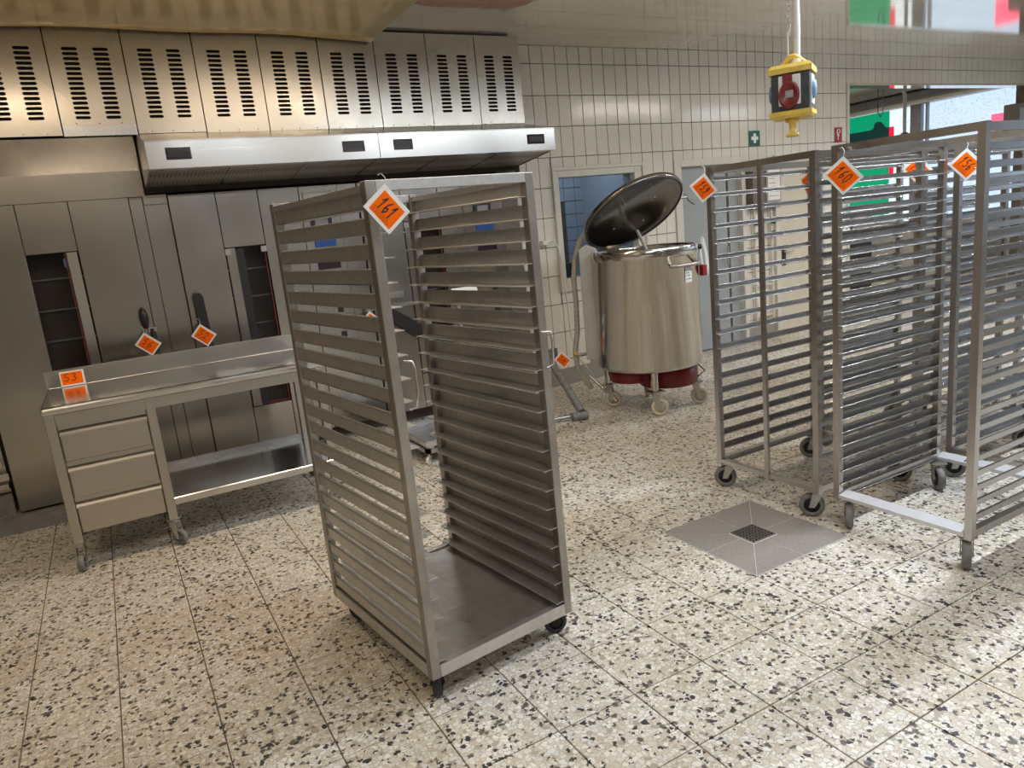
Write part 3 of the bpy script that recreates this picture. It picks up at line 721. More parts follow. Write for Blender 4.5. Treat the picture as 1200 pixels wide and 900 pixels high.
# ---------------------------------------------------------------- louvred panels above the ovens
LX = [-1.30, -.872, -.447, -.022, .402, .822, 1.242, 1.662, 2.083, 2.503, 2.925, 3.332]
LY = 5.5
def louvre_mesh(W, z0, z1, s0, s1):
    """panel front with two columns of 15 slots cut right through, 2 mm thick sheet with returned edges"""
    mb = MB(); cw2 = .052; hh = .0095
    cxs = [W*.5-.083, W*.5+.088]
    zs = [s1-(s1-s0)*k/14 for k in range(15)]; zs = zs[::-1]; pz = zs[1]-zs[0]
    xs = [0, cxs[0]-cw2-.006, cxs[0]+cw2+.006, cxs[1]-cw2-.006, cxs[1]+cw2+.006, W]
    def quad(x0, x1, za, zb_): mb._add([(x0, 0, za), (x1, 0, za), (x1, 0, zb_), (x0, 0, zb_)], [(0, 1, 2, 3)])
    lo, hi = zs[0]-pz/2, zs[-1]+pz/2
    quad(0, W, z0, lo); quad(0, W, hi, z1)
    for i in (0, 2, 4): quad(xs[i], xs[i+1], lo, hi)
    for c_ in cxs:
        for z in zs:
            x0, x1, za, zb_ = c_-cw2-.006, c_+cw2+.006, z-pz/2, z+pz/2
            ow = [(x0, za), (x1, za), (x1, zb_), (x0, zb_)]
            w2 = cw2*.86; e = .008
            inn = [(c_-w2+e, z-hh), (c_+w2-e, z-hh), (c_+w2, z), (c_+w2-e, z+hh), (c_-w2+e, z+hh), (c_-w2, z)]
            V = [(p[0], 0, p[1]) for p in ow] + [(p[0], 0, p[1]) for p in inn] + [(p[0], .006, p[1]) for p in inn]
            mb._add(V, [(0, 1, 5, 4), (1, 6, 5), (1, 2, 6), (2, 7, 6), (2, 3, 8, 7), (3, 9, 8), (3, 0, 9), (0, 4, 9)] + [(4+k, 4+(k+1) % 6, 10+(k+1) % 6, 10+k) for k in range(6)])
    mb.box((0, .0005, z0), (.002, .03, z1)); mb.box((W-.002, .0005, z0), (W, .03, z1)); mb.box((0, .0005, z0), (W, .03, z0+.002))
    return mb
ords = ['first', 'second', 'third', 'fourth', 'fifth', 'sixth', 'seventh', 'eighth', 'ninth', 'tenth']
vis = 0
for k in range(2, len(LX)-1):
    x0, x1 = LX[k]+.004, LX[k+1]-.003; W = x1-x0
    zb_ = 2.365+random.uniform(-.004, .004) if k != 3 else 2.425
    lab = {2: 'louvred steel vent panel cut off by the left edge of the photo', 3: 'louvred steel vent panel with a separate strip along its bottom edge', len(LX)-2: 'rightmost louvred steel vent panel, beside the tiled wall'}.get(k, '%s louvred steel vent panel from the left, above the extractor hood' % ords[k-2])
    t = thing('vent_panel', lab, 'vent panel', (x0, LY, 0), random.uniform(-.006, .006), 'louvred vent panels above the ovens')
    louvre_mesh(W, zb_, 3.03 if k < 7 else 3.038, 2.472, 2.878).build('louvred_sheet', 'louvre', t)
    if k == 3: MB().box((0, -.003, 2.362), (W, .02, 2.424)).build('bottom_strip', 'scale', t)
    sc_ = MB()
    for q in (.08, W/2, W-.08): sc_.lathe([(0, 0), (.004, 0), (.003, .003), (0, .004)], (q, -.0005, zb_+.012), 8, Matrix.Rotation(PI/2, 4, 'X'))
    sc_.build('screw', 'nearblack', t)
    MB().box((.004, .035, zb_+.01), (W-.004, .04, 3.03)).build('backing', 'nearblack', t)  # near-black sheet gives the slots their painted shade

# ---------------------------------------------------------------- extractor hoods
HY = 5.0
def hood(x0, x1, label, sw, divs, lend, rend):
    t = thing('extractor_hood', label, 'hood', (x0, HY, 2.0)); L = x1-x0
    def q(prof, a, b, nm, mat, par=t): return MB().prism(prof, 'x', a, b).build(nm, mat, par)
    q([(0, .098), (.012, .098), (.012, .245), (0, .245)], 0, L, 'front_fascia', 'hood')
    q([(.0, .245), (.012, .243), (.485, .354), (.485, .362), (.0, .253)], 0, L, 'sloping_top', 'oven')
    q([(0.001, .088), (.07, .084), (.07, .097), (.001, .098)], 0, L, 'lower_lip', 'hood')
    for (e, on) in ((0, lend), (L-.003, rend)):
        if on: q([(.004, .09), (.62, .03), (.62, .33), (.485, .354), (.004, .245)], e-.001, e+.004, 'end_panel', 'oven')
    xs = [0]+[d-x0 for d in divs]+[L]
    for a, b in zip(xs, xs[1:]):
        q([(.072, .088), (.60, .035), (.60, .045), (.072, .098)], a+.008, b-.008, 'grease_filter', 'filter')
        q([(.072, .082), (.60, .028), (.60, .036), (.072, .090)], b-.010, b-.002, 'filter_rail', 'oven')
    q([(.60, .0), (.63, .0), (.63, .06), (.60, .06)], 0, L, 'gap_shade_strip', 'nearblack')  # near-black strip paints the shaded gap below the filters
    for (a, b) in sw:
        s_ = MB().box((a-x0, -.006, .137), (b-x0, .002, .208)).build('switch_plate', 'darkglass', t, bevel=.004)
        MB().box((a-x0+.015, -.009, .155), (b-x0-.015, -.006, .19)).build('rocker', 'black', s_)
    return t
hood(.385, 1.842, 'left half of the steel extractor hood, above the first and middle ovens', [(.49, .635), (1.585, 1.74)], [.872, 1.36], True, False)
hood(1.846, 3.285, 'right half of the steel extractor hood, ending beside the white tiled wall', [(1.95, 2.093), (3.035, 3.188)], [2.33, 2.81], False, True)

# ---------------------------------------------------------------- work table with three drawers
TX0, TX1, TY0, TY1, TZ = -.385, 1.055, 4.27, 4.98, .887
t = thing('work_table', 'wheeled steel work table with three drawers and a raised back edge, before the ovens', 'table', (TX0, TY0, 0))
LT, DT = TX1-TX0, TY1-TY0
MB().box((0, 0, TZ-.042), (LT, DT, TZ)).build('table_top', 'table', t, bevel=.014)
MB().box((0, DT-.022, TZ), (LT, DT, TZ+.103)).build('back_upstand', 'table', t, bevel=.003)
legs = [(.010, .012), (.470, .012), (LT-.055, .012), (.010, DT-.06), (.470, DT-.06), (LT-.055, DT-.06)]
for i, (x, y) in enumerate(legs):
    if i == 4: continue
    zb_ = .155
    MB().box((x, y, zb_), (x+.045, y+.045, TZ-.043)).build('leg', 'tableframe', t, bevel=.003)
    castor(t, (x+.0225, y+.0225, 0), .045, .03, [1.35, 2.35, .4, 1.2, 0, 2.0][i], 'castersteel', 'greyrubber', 'greyrubber', .155, True)
castor(t, (.49, DT-.04, 0), .045, .03, .8, 'castersteel', 'rubber', 'rubber', .155)
MB().box((.49, DT-.06, .155), (.535, DT-.015, TZ-.043)).build('leg', 'tableframe', t)
MB().box((.056, .014, TZ-.10), (LT-.056, .034, TZ-.043)).build('front_apron', 'tableframe', t)
MB().box((.056, DT-.04, TZ-.10), (LT-.056, DT-.02, TZ-.043)).build('rear_apron', 'tableframe', t)
MB().box((.056, .055, .205), (.468, DT-.06, TZ-.101)).build('drawer_housing', 'tableframe', t)
dz0, dz1 = .200, TZ-.10; dh = (dz1-dz0)/3
for k in range(3):
    z0 = dz0+k*dh
    f = MB().bevbox((.060, z0+.003, 0), (.466, z0+dh-.052, .04), .004); f.v = [(v[0], .054-v[2], v[1]) for v in f.v]
    dro = f.build('drawer', 'tableframe', t)
    MB().prism([(.014, z0+dh-.056), (.050, z0+dh-.030), (.050, z0+dh-.004), (.042, z0+dh-.004), (.042, z0+dh-.028), (.012, z0+dh-.052)], 'x', .060, .466).build('grip_recess', 'tableframe', dro)
    MB().box((.060, .011, z0+dh-.0545), (.466, .018, z0+dh-.0495)).build('grip_edge', 'hood', dro)
MB().bevbox((.515, .006, .235), (LT-.01, DT-.02, .275), .004).build('lower_shelf', 'table', t)
MB().box((.515, DT-.03, .275), (LT-.01, DT-.022, .31)).build('shelf_upstand', 'scale', t)

# ---------------------------------------------------------------- platform scale
t = thing('platform_scale', 'low wheeled steel platform scale on the floor behind the tall foreground rack', 'scale', (1.72, 4.52, 0))
MB().bevbox((0, 0, .125), (.48, .60, .165), .006).build('platform', 'scale', t)
fm = MB()
for a, b in (((.0, .01, .075), (.48, .045, .105)), ((0, .56, .075), (.48, .595, .105)), ((0, .01, .075), (.035, .595, .105)), ((.445, .01, .075), (.48, .595, .105))): fm.box(a, b)
for x in (.04, .44):
    for y in (.05, .55): fm.cbox((x, y, .115), (.05, .05, .02))
fm.build('base_frame', 'tableframe', t)
for x, y in ((.02, .03), (.46, .03), (.02, .57), (.46, .57)):
    castor(t, (x, y, 0), .026, .02, .6+x*5, 'castersteel', 'whiteplastic', 'whiteplastic', .075)
MB().tube([(.54, .40, .09), (.54, .40, 1.06)], .02, 10).build('column', 'castersteel', t)
MB().box((.40, .38, .09), (.56, .42, .105)).build('column_foot', 'tableframe', t)
tm = MB().prism([(-.07, 0), (.05, .02), (.05, .05), (-.05, .085), (-.07, .06)], 'x', .46, .66, Matrix.Translation((0, .36, 1.06))).build('indicator', 'whiteplastic', t)
MB().box((.50, .280, 1.09), (.62, .289, 1.11)).build('indicator_display', 'black', tm)

# ---------------------------------------------------------------- bakery racks
def L_runner(mb, x_out, sgn, y0, y1, z, fl_h, ledge, th=.0025):
    """angle runner: upright flange at x_out, ledge reaching inwards (sgn = direction to the inside) from its foot"""
    mb.box((min(x_out, x_out+sgn*th), y0, z), (max(x_out, x_out+sgn*th), y1, z+fl_h))
    mb.box((min(x_out, x_out+sgn*ledge), y0, z), (max(x_out, x_out+sgn*ledge), y1, z+th))
    return mb
# the big rack in the foreground
RW, RD, RH = .615, .835, 1.715
ra = thing('bakery_rack', 'large worn steel bakery rack in the foreground with a tray floor, tag 161', 'rack', (.9635, 2.534, 0), R(6.9), 'bakery racks')
p = .034; hx, hy = RW/2, RD/2; ZB = .098
for sx in (-1, 1):
    for sy_ in (-1, 1):
        MB().box((sx*hx-(p if sx > 0 else 0), sy_*hy-(p if sy_ > 0 else 0), ZB), (sx*hx+(p if sx < 0 else 0), sy_*hy+(p if sy_ < 0 else 0), RH)).build('post', 'postA', ra, bevel=.003)
for sy_ in (-1, 1):
    y0 = -hy if sy_ < 0 else hy-.03
    MB().box((-hx+p, y0, RH-.032), (hx-p, y0+.03, RH)).build('top_rail', 'rackA', ra, bevel=.002)
    MB().box((-hx+p, y0, ZB), (hx-p, y0+.03, ZB+.045)).build('base_rail', 'rackA', ra, bevel=.002)
for sx in (-1, 1):
    x0 = -hx if sx < 0 else hx-.03
    MB().box((x0, -hy+p, ZB), (x0+.03, hy-p, ZB+.045)).build('base_rail', 'rackA', ra, bevel=.002)
    MB().box((x0+.004*sx, -hy+p, RH-.03), (x0+.03+.004*sx, hy-p, RH-.012)).build('side_top_rail', 'rackA', ra)
tb = MB(); tb.box((-hx+.03, -hy+.03, ZB+.034), (hx-.03, hy-.03, ZB+.038)); tb.build('tray_floor', 'tray', ra)
NS, S0, SP = 21, .198-.043, .0741
sl = {}
for sx in (-1, 1):
    mb = MB(); x_out = sx*(hx-.007)
    L_runner(mb, x_out, -sx, -hy+.004, hy-.004, 0, .047, .060)
    mb.prism([(x_out+sx*.0045, .0455), (x_out+sx*.0035, .0485), (x_out-sx*.004, .0495), (x_out-sx*.004, .0465)], 'y', -hy+p, hy-p)
    mb.tube([(x_out-sx*.060, -hy+.004, .001), (x_out-sx*.060, hy-.004, .001)], .0028, 6)
    sl[sx] = mb.mesh('runner'); sl[sx].materials.append(M['rackA'])
    for k in range(NS):
        inst(sl[sx], 'runner', None, ra, Matrix.Translation((0, random.uniform(-.003, .003), S0+SP*k)) @ Matrix.Rotation(random.uniform(-.003, .003), 4, 'X') @ Matrix.Rotation(random.uniform(-.02, .02)*.3, 4, 'Y'))
for sx in (-1, 1):
    for sy_ in (-1, 1):
        castor(ra, (sx*(hx-.055), sy_*(hy-.075), 0), .045, .030, 2.4+sx*.9+sy_*.5, 'nearblack', 'rubber', 'rubber', ZB)
ck = MB(); ck.tube([(-hx+.045, -hy-.006, 1.18), (-hx+.07, -hy-.012, 1.175), (-hx+.078, -hy-.012, 1.15), (-hx+.078, -hy-.012, 1.08), (-hx+.07, -hy-.010, 1.03), (-hx+.045, -hy-.006, 1.025)], .004, 6)
ck.build('retaining_hook', 'castersteel', ra)
ck = MB(); ck.tube([(hx-.03, -hy-.004, 1.178), (hx+.004, -hy-.010, 1.175), (hx+.010, -hy-.010, 1.15), (hx+.010, -hy-.010, 1.06), (hx-.02, -hy-.006, 1.05)], .004, 6)
ck.build('retaining_hook', 'castersteel', ra)

def rack_b(label, loc, rz, W, D, H, n, z0, pitch, mid=False, flange=.022, ledge=.034, bright_base=False, zb=.145, rots=(.66, .66, .66, .66)):
    t = thing('bakery_rack', label, 'rack', loc, rz, 'bakery racks'); hx, hy = W/2, D/2; p = .03
    for sx in (-1, 1):
        for sy_ in (-1, 1):
            MB().box((sx*hx-(p if sx > 0 else 0), sy_*hy-(p if sy_ > 0 else 0), zb-.012), (sx*hx+(p if sx < 0 else 0), sy_*hy+(p if sy_ < 0 else 0), H)).build('post', 'rackB', t)
        x0 = -hx if sx < 0 else hx-p
        MB().box((x0, -hy+p, H-.035), (x0+p, hy-p, H-.003)).build('side_top_rail', 'rackB', t)
        MB().box((x0, -hy+p, zb), (x0+p, hy-p, zb+.03)).build('base_rail', 'rackB', t)
    for sy_ in (-1, 1):
        y0 = -hy if sy_ < 0 else hy-p
        MB().box((-hx+p, y0, H-.03), (hx-p, y0+p, H)).build('top_rail', 'rackB', t)
        if bright_base: MB().prism([(y0-.004, zb), (y0+.05, zb+.008), (y0+.05, zb+.03), (y0-.004, zb+.016)], 'x', -hx+p, hx-p).build('base_rail', 'galv', t)
        else: MB().box((-hx+p, y0, zb), (hx-p, y0+p, zb+.022)).build('base_rail', 'rackB', t)
    if mid: MB().box((-.012+.02, -hy-.004, zb-.01), (.012+.02, -hy+.012, H)).build('middle_bar', 'rackB', t)
    for sx in (-1, 1):
        mb = MB(); L_runner(mb, sx*(hx-.006), -sx, -hy+.004, hy-.004, 0, flange, ledge)
        mb.tube([(sx*(hx-.006-ledge), -hy+.004, .001), (sx*(hx-.006-ledge), hy-.004, .001)], .003, 6)
        mb.tube([(sx*(hx-.008), -hy+.004, flange), (sx*(hx-.008), hy-.004, flange)], .0025, 6)
        me = mb.mesh('runner'); me.materials.append(M['slatB'])
        for k in range(n): inst(me, 'runner', None, t, Matrix.Translation((0, random.uniform(-.002, .002), z0+pitch*k)))
        for sy_ in (-1, 1):
            castor(t, (sx*(hx-.045), sy_*(hy-.05), 0), .060, .034, rots[(sx+1)+(sy_+1)//2], 'castersteel', 'greyrubber', 'rubber', zb-.003)
    return t
CR = -PI/2
rb159 = rack_b('open rack with a middle bar in front, tag 159, nearest the grey door', (3.205, 2.562, 0), CR, .665, .80, 1.735, 20, .150, .0797, mid=True, flange=.02, ledge=.036)
rb160 = rack_b('rack with tag 160 and a bare light base bar, beside the floor drain', (3.225, 1.845, 0), CR, .635, .80, 1.742, 25, .15, .0622, bright_base=True, rots=(2.25, 2.45, 2.1, 2.3))
rb156 = rack_b('dense rack whose corner post and tag 156 show behind the bare light base bar', (4.14, 1.84, 0), CR, .66, .80, 1.74, 25, .17, .0622)
rb157 = rack_b('dense rack seen edge on between the open rack and its neighbour, tag 157', (4.15, 2.655, 0), CR, .66, .80, 1.74, 25, .17, .0622)
rb158 = rack_b('last rack of the row nearest the camera, cut by the right edge of the photo', (5.05, 1.82, 0), CR, .66, .80, 1.74, 25, .17, .0622)
rb15x = rack_b('last rack of the row along the tiled wall, half hidden by two other racks', (5.06, 2.62, 0), CR, .66, .80, 1.74, 25, .17, .0622)

# ---------------------------------------------------------------- number tags
def hang(num, label, loc, face, roll, **k): return price_tag(num, label, loc, face, roll, **k)
price_tag('161', 'orange tag 161 hanging from the top of the foreground rack', (.752, 2.035, 1.722), R(4), R(52), w_=.100, h_=.090, tilt=R(-3), hook=.022)
price_tag('159', 'orange tag 159 on the top left corner of the open rack', (2.772, 2.868, 1.738), R(-50), R(55), w_=.105, h_=.09)
price_tag('160', 'orange tag 160 on the left corner of the rack beside the drain', (2.80, 2.085, 1.722), R(-52), R(50), w_=.115, h_=.098)
price_tag('156', 'orange tag 156 on the rack behind the one tagged 160', (3.715, 2.095, 1.722), R(-52), R(48), w_=.108, h_=.098)
price_tag('157', 'orange tag 157 seen edge on between the first two open racks', (3.70, 2.978, 1.72), R(-100), R(60), w_=.105, h_=.09)
price_tag('158', 'orange tag half hidden behind the corner post of the rack tagged 160', (3.712, 2.335, 1.722), R(-52), R(50), w_=.10, h_=.09)
price_tag('53', 'orange tag 53 leaning on the raised back edge of the table', (-.245, 4.942, TZ+.002), 0, 0, w_=.125, h_=.088, hang=False, tilt=R(-8))
price_tag('56', 'orange tag 56 hanging at the lever of the leftmost oven', (.195, OY-.075, 1.115), R(-10), R(42), w_=.125, h_=.10)
price_tag('52', 'orange tag 52 hanging at the flat black lever of the middle oven', (.555, OY-.085, 1.12), R(-10), R(42), w_=.125, h_=.10)
price_tag('58', 'small orange tag hanging from the push rail of the rightmost oven', (1.80, OY-.06, 1.03), R(-10), R(45), w_=.11, h_=.09)

# ---------------------------------------------------------------- fermentation vessel
VX, VY, VR = 3.74, 4.567, .412
t = thing('dough_fermenter', 'round steel fermenter tank on castors with its lid tilted open', 'tank', (VX, VY, 0))
vt, vb = 1.275, .345
MB().lathe([(0, vb), (VR-.02, vb), (VR-.004, vb+.012), (VR, vb+.03), (VR, vt-.075), (VR+.004, vt-.073), (VR+.004, vt-.004), (VR, vt), (VR-.012, vt), (VR-.014, vt-.02), (VR-.014, vb+.05), (0, vb+.04)], (0, 0, 0), 64).build('tank_body', 'vessel', t)
pn = MB().lathe([(0, .185), (.22, .185), (.235, .20), (.235, vb-.002), (0, vb-.002)], (.09, -.10, 0), 36).build('motor_pan', 'redpan', t)
MB().lathe([(0, .25), (.17, .25), (.18, .26), (.18, vb-.003), (0, vb-.003)], (-.19, .0, 0), 28).build('cover_ring', 'redpan', t)
for k, (x, y) in enumerate(((3.515-VX, 4.25-VY), (3.425-VX, 4.845-VY), (4.01-VX, 4.29-VY), (3.95-VX, 4.90-VY))):
    dx, dy = Vector((x, y)).normalized()
    x, y = dx*.345, dy*.345
    MB().tube([(x, y, .20), (x, y, vb+.01)], .030, 14).build('leg', 'vessel', t)
    MB().prism([(-.06, -.05), (.06, -.05), (.06, .05), (-.06, .05)], 'z', .185, .199, Matrix.Translation((x, y, 0)) @ Matrix.Rotation(.5*k, 4, 'Z')).build('foot_plate', 'castersteel', t)
    castor(t, (x, y, 0), .068, .034, [2.46, 2.25, 2.55, 1.0][k], 'castersteel', 'nylon', 'nylon', .184)
# lid
th = R(37.3); gv = Vector((-.048, .999, 0)).normalized(); uv = -gv*math.cos(th)+Vector((0, 0, 1))*math.sin(th); tv = gv.cross(Vector((0, 0, 1)))
nv = uv.cross(tv); nv = nv if nv.z > 0 else -nv
LR = .425
lc = Vector((0, 0, vt+.012)) + gv*LR + uv*LR
LM = Matrix((( -tv.x, uv.x, nv.x, lc.x), (-tv.y, uv.y, nv.y, lc.y), (-tv.z, uv.z, nv.z, lc.z), (0, 0, 0, 1)))
if LM.to_3x3().determinant() < 0: LM = Matrix(((tv.x, uv.x, nv.x, lc.x), (tv.y, uv.y, nv.y, lc.y), (tv.z, uv.z, nv.z, lc.z), (0, 0, 0, 1)))
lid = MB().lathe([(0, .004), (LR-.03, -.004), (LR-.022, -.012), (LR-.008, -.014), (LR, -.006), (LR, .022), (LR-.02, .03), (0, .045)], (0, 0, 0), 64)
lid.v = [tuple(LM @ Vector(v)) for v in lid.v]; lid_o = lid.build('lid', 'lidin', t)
ls = MB().tube([(LR-.016)*Vector((math.cos(a*PI/32), math.sin(a*PI/32), 0))+Vector((0, 0, -.014)) for a in range(64)], .008, 6, closed=True)
ls.v = [tuple(LM @ Vector(v)) for v in ls.v]; ls.build('lid_seal', 'rubber', lid_o)
sc_ = MB()
for a in (.6, 2.1, 3.7, 5.2): sc_.lathe([(0, 0), (.010, 0), (.008, -.006), (0, -.007)], (.2*math.cos(a), .2*math.sin(a), .0015), 8)
sc_.v = [tuple(LM @ Vector(v)) for v in sc_.v]; sc_.build('lid_bolts', 'castersteel', lid_o)
mb = MB().prism([(-.16, .035), (.12, .035), (.12, .10), (.05, .15), (-.16, .13)], 'x', -.09, .08); mb.v = [tuple(LM @ Vector(v)) for v in mb.v]; mb.build('lid_drive', 'vessel', lid_o)
# latch on the free edge of the lid (right side)
ax = math.atan2(.35, 1) if LM.col[0].x > 0 else PI-math.atan2(.35, 1)
e = Vector((math.cos(ax), math.sin(ax), 0))
lt = MB(); lt.tube([e*(LR-.01)+Vector((0, 0, .03)), e*(LR+.03)+Vector((0, 0, .04)), e*(LR+.055)+Vector((0, 0, .02)), e*(LR+.05)+Vector((0, 0, -.05)), e*(LR+.075)+Vector((0, 0, -.10))], .010, 8)
lt.tube([e*(LR-.01)+Vector((0, 0, .0)), e*(LR+.05)+Vector((0, 0, -.02))], .012, 8)
lt.v = [tuple(LM @ Vector(v)) for v in lt.v]; lt.build('lid_latch', 'castersteel', lid_o)
# hinge / control column at the back left, handle, gas strut, plug cord
cpos = Vector((3.48, 4.93, 0))-Vector((VX, VY, 0))
CM = Matrix.Translation(cpos) @ Matrix.Rotation(R(-36), 4, 'Z')
cb = MB().prism([(-.085, .40), (.085, .40), (.085, 1.22), (.05, 1.30), (-.02, 1.335), (-.085, 1.30)], 'y', -.07, .12, CM); cb.build('control_column', 'rackA', t, bevel=.004)
MB().prism([(-.06, .33), (.06, .33), (.06, .40), (-.06, .40)], 'y', -.03, .05, CM).build('column_bracket', 'castersteel', t)
MB().box((-.06, VR-.02, 1.19), (.06, VR+.10, 1.30)).build('lid_hinge', 'vessel', t)
MB().tube([(.20, .20, 1.235), (.17, .34, 1.50)], .014, 10).build('gas_strut', 'hose', t)
ha = [R(a) for a in (-102, -99, -93, -82, -72, -66, -63)]
hr = [VR, VR+.045, VR+.05, VR+.05, VR+.05, VR+.045, VR]
MB().tube([(hr[k]*math.cos(a), hr[k]*math.sin(a), 1.135) for k, a in enumerate(ha)], .013, 10).build('grab_handle', 'castersteel', t)
lbp = MB(); A0 = R(-84)
lv_ = []
for k in range(5):
    a = A0+R(2.8)*k
    for z in (1.0, 1.11): lv_.append(((VR+.0025)*math.cos(a), (VR+.0025)*math.sin(a), z))
lbp._add(lv_, [(2*k, 2*k+2, 2*k+3, 2*k+1) for k in range(4)]); lbo = lbp.build('rating_label', 'whiteplastic', t)
pr = MB()
for z, runs in ((1.088, ((0, 10),)), (1.068, ((.6, 2), (3, 5.5))), (1.048, ((.6, 1.6), (3, 7))), (1.022, ((.6, 2.4), (4, 8.6)))):
    for (s0, s1) in runs:
        a, b2 = A0+R(.6+s0), A0+R(.6+s1)
        pr._add([((VR+.0035)*math.cos(q), (VR+.0035)*math.sin(q), zz) for q, zz in ((a, z), (b2, z), (b2, z+.006), (a, z+.006))], [(0, 1, 2, 3)])
pr.build('label_print', 'towergrey', lbo)
cd2 = MB()
for k in range(4):
    r_ = .085+.012*k; cd2.tube([(VR*math.cos(-.62)+.035+.006*k+.02*math.sin(a*PI/10), VR*math.sin(-.62)-.02+r_*.25*math.cos(a*PI/10), 1.16+r_*1.25*math.sin(a*PI/10+1.2)) for a in range(20)], .005, 6, closed=True)
cd2.build('power_cord', 'whitehose', t)
MB().cbox((VR*math.cos(-.66)+.02, VR*math.sin(-.66)-.03, 1.06), (.045, .045, .085)).build('power_plug', 'signred', t, bevel=.006)
MB().tube([(VR*math.cos(-.62)+.03, VR*math.sin(-.62)-.01, 1.24), (VR*math.cos(-.62)-.01, VR*math.sin(-.62)+.01, 1.24)], .02, 8).build('cord_hook', 'black', t)
MB().tube([(.25, -.25, .345), (.30, -.30, .27), (.24, -.27, .22), (.18, -.22, .22)], .006, 6).build('motor_cable', 'black', t)

# ---------------------------------------------------------------- hoses at the water point
HO = Matrix.Translation((3.475-VX, 5.06-VY, 0))
def hp(mb, nm, mat):
    mb.v = [tuple(HO @ Vector(v)) for v in mb.v]; return mb.build(nm, mat, t)
pts = [Vector((.16, .05, 1.44)), Vector((.08, .0, 1.43)), Vector((.0, -.01, 1.36)), Vector((-.055, 0, 1.22)), Vector((-.08, 0, 1.05)), Vector((-.075, .0, .85)), Vector((-.08, .01, .62)), Vector((-.11, .02, .46)), Vector((-.10, .02, .32)), Vector((-.06, -.02, .22)), Vector((-.02, -.06, .12))]
fine = []
for a, b in zip(pts, pts[1:]):
    for k in range(12): fine.append(a.lerp(b, k/12))
hp(MB().tube(fine, [.024 if k % 2 else .0195 for k in range(len(fine))], 10), 'ribbed_hose', 'hose')
hp(MB().tube([(-.105, .02, .42), (-.02, -.02, .43)], .012, 8), 'side_branch', 'castersteel')
hp(MB().lathe([(0, 0), (.02, 0), (.02, .03), (0, .03)], (-.115, -.0, .425), 10), 'yellow_valve', 'yellow')
hp(MB().tube([(-.06, -.1, .25), (.03, -.33, .05)], .013, 8), 'metal_wand', 'castersteel')
t = thing('water_tap', 'white wall tap bracket with a thin white hose hanging down beside the window', 'tap', (3.58, WY, 1.36))
MB().box((-.05, -.10, -.02), (.05, 0, .02)).build('bracket', 'white', t, bevel=.005)
MB().tube([(0, -.09, .0), (.05, -.12, .01), (.085, -.14, -.06), (.10, -.15, -.25), (.10, -.18, -.55), (.07, -.25, -.85), (.02, -.45, -1.05), (-.02, -.75, -1.22), (-.05, -.95, -1.32)], .0085, 8).build('thin_hose', 'whitehose', t)
t = thing('floor_nozzle', 'grey slanting floor suction pipe with a roller foot, left of the fermenter', 'nozzle', (3.10, 4.66, 0))
MB().tube([(.0, .0, .06), (.04, .25, .22), (.07, .52, .40)], .032, 12).build('suction_pipe', 'greyrubber', t)
MB().tube([(-.09, -.0, .035), (.03, -.03, .035)], .034, 12).build('roller_foot', 'greyrubber', t)
MB().tube([(-.22, .06, .035), (-.06, .02, .035)], .014, 8).build('axle_bar', 'castersteel', t)
MB().box((.0, .50, .38), (.14, .56, .50)).build('holder_plate', 'scale', t)
price_tag('54', 'orange tag on the suction pipe holder between the foreground rack and the fermenter', (3.22, 5.07, .515), R(-30), R(45), w_=.11, h_=.09)
eb = thing('fuse_box', 'white wall box with two yellow stickers behind the foreground rack', 'box', (3.42, WY, .95))
MB().box((-.10, -.08, 0), (.08, -.002, .42)).build('housing', 'white', eb, bevel=.005)
for z in (.10, .23): MB().box((-.085, -.083, z), (.0, -.0805, z+.05)).build('yellow_sticker', 'yellowlabel', eb)

# ---------------------------------------------------------------- hanging socket tower
t = thing('socket_tower', 'yellow and black power socket cube hanging from the ceiling on a white pipe', 'power outlet', (2.522, 2.108, 0), R(-59)); t.scale = (.75, .75, 1)
zb_, zt_ = 1.868, 2.03
MB().box((-.096, -.06, zb_), (.096, .10, zt_)).build('housing', 'towergrey', t, bevel=.006)
MB().bevbox((-.108, -.072, zt_-.012), (.108, .112, zt_+.022), .014).build('top_cap', 'yellow', t)
m_ = MB().bevbox((-.106, -.070, 0), (.106, .110, .026), .010); m_.v = [(v[0], v[1], zb_+.010-v[2]) for v in m_.v]; m_.build('bottom_cap', 'yellow', t)
MB().lathe([(0, -.016), (.036, -.016), (.036, -.03), (.018, -.034), (.018, -.072), (.033, -.076), (.033, -.086), (0, -.088)], (0, 0, zb_), 20).build('pull_knob', 'yellow', t)
pt = MB().box((-.058, -.066, zb_+.030), (.052, -.060, zt_-.020)).build('socket_plate', 'whiteplastic', t, bevel=.003)
m_ = MB().lathe([(0, 0), (.050, 0), (.052, .008), (.050, .018), (.040, .022), (.038, .014), (0, .012)], (-.004, -.066, zb_+.068), 28, Matrix.Rotation(PI/2, 4, 'X')); m_.build('red_socket_lid', 'socketred', pt)
MB().box((-.022, -.081, zb_+.058), (.018, -.079, zb_+.084)).build('socket_mark', 'mullion', pt)
MB().box((-.035, -.072, zb_+.110), (.012, -.066, zb_+.146)).build('lid_hinge', 'sign_pink' if 'sign_pink' in M else 'socketred', pt)
for s in (-1, 1):
    m_ = MB().lathe([(0, 0), (.035, 0), (.037, .010), (.030, .020), (0, .022)], (s*.096, .02, zb_+.085), 20, Matrix.Rotation(s*PI/2, 4, 'Y'))
    m_.build('blue_socket_lid', 'socketblue', t)
MB().box((.096, -.02, zb_+.03), (.101, .075, zb_+.14)).build('side_plate', 'whiteplastic', t)
yb_ = MB(); yb_.tube([(-.06, .02, zt_+.02), (-.012, .01, zt_+.052), (.012, .01, zt_+.055), (.07, .03, zt_+.02)], .011, 8); yb_.build('hanger_bow', 'yellow', t)
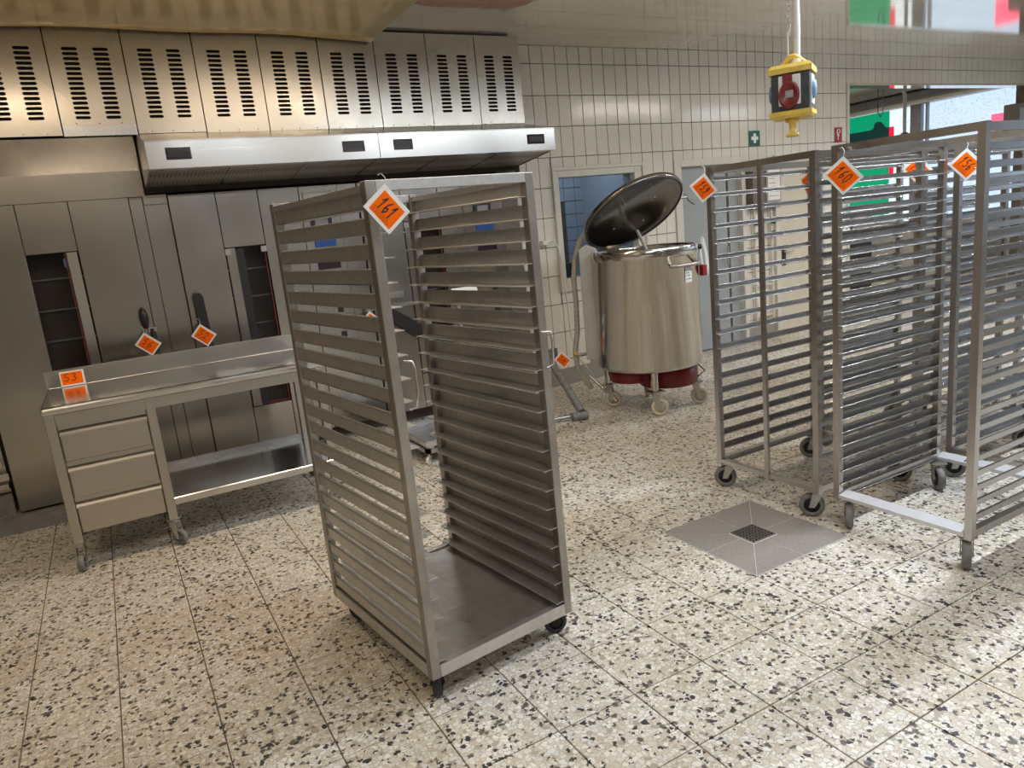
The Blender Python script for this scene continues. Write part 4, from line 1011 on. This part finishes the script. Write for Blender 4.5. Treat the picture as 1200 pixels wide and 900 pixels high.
MB().tube([(.022, .03, zt_+.02), (.024, .03, zt_+.14), (.020, .03, 2.40), (.012, .03, CZ-.004)], .0165, 12).build('cable_pipe', 'whiteplastic', t)
MB().lathe([(0, 0), (.03, 0), (.03, .02), (.02, .035), (0, .035)], (.022, .03, zt_+.018), 16).build('cable_gland', 'whiteplastic', t)
MB().tube([(-.018, .012, zt_+.05), (-.018, .012, zt_+.145), (-.006, .015, zt_+.155)], .005, 6).build('chain_hook', 'whiteplastic', t)
cm = MB(); z = zt_+.15; k = 0
while z < CZ-.01:
    pts = []
    for a in range(10):
        u, v = .0065*math.cos(a*PI/5), .014*math.sin(a*PI/5)
        pts.append((-.014+(u if k % 2 else 0), .022+(0 if k % 2 else u), z+v))
    cm.tube(pts, .0022, 5, closed=True); z += .0205; k += 1
cm.build('chain', 'castersteel', t)

# ---------------------------------------------------------------- next room: hanging lead, machine, box
t = thing('pendant_switch', 'grey hanging arm ending in a dark teal ball, in the next room', 'switch', (9.6, 6.25, 0))
MB().tube([(-.30, 0, 2.97), (-.28, 0, 2.86), (-.16, 0, 2.78), (-.02, 0, 2.76), (.03, 0, 2.70), (.03, 0, 2.2)], .022, 10).build('arm', 'mullion', t)
MB().lathe([(0, -.06), (.045, -.045), (.06, 0), (.045, .045), (0, .06)], (.03, 0, 2.17), 16).build('ball', 'teal', t)
t = thing('cable_loop', 'thin wire loop hanging before the daylit window', 'cable', (9.0, 6.2, 2.98))
MB().tube([(0, 0, 0), (-.005, 0, -.35), (.0, 0, -.50), (.05, 0, -.56), (.10, 0, -.50), (.10, 0, -.30), (.09, 0, 0)], .006, 6).build('wire', 'black', t)
t = thing('dough_machine', 'dark bakery machine standing behind the racks in the next room', 'machine', (9.3, 7.3, 0))
MB().box((-.6, -.4, .1), (.6, .4, .95)).build('cabinet', 'machine', t, bevel=.01); MB().box((-.5, -.35, .95), (.1, .35, 1.5)).build('hopper', 'machine', t, bevel=.02)
MB().box((.15, -.42, 1.0), (.58, -.36, 1.25)).build('control_panel', 'mullion', t)
for x in (-.5, .5):
    for y in (-.3, .3): MB().tube([(x, y, 0), (x, y, .1)], .03, 8).build('foot', 'castersteel', t)
t = thing('wall_heater', 'brown box mounted at the right side of the opening above the racks', 'box', (11.2, 5.72, 2.10))
MB().box((-.12, -.12, 0), (.5, .06, .36)).build('housing', 'brown', t, bevel=.01)
MB().box((-.08, -.13, .06), (.4, -.12, .30)).build('grille', 'mullion', t)
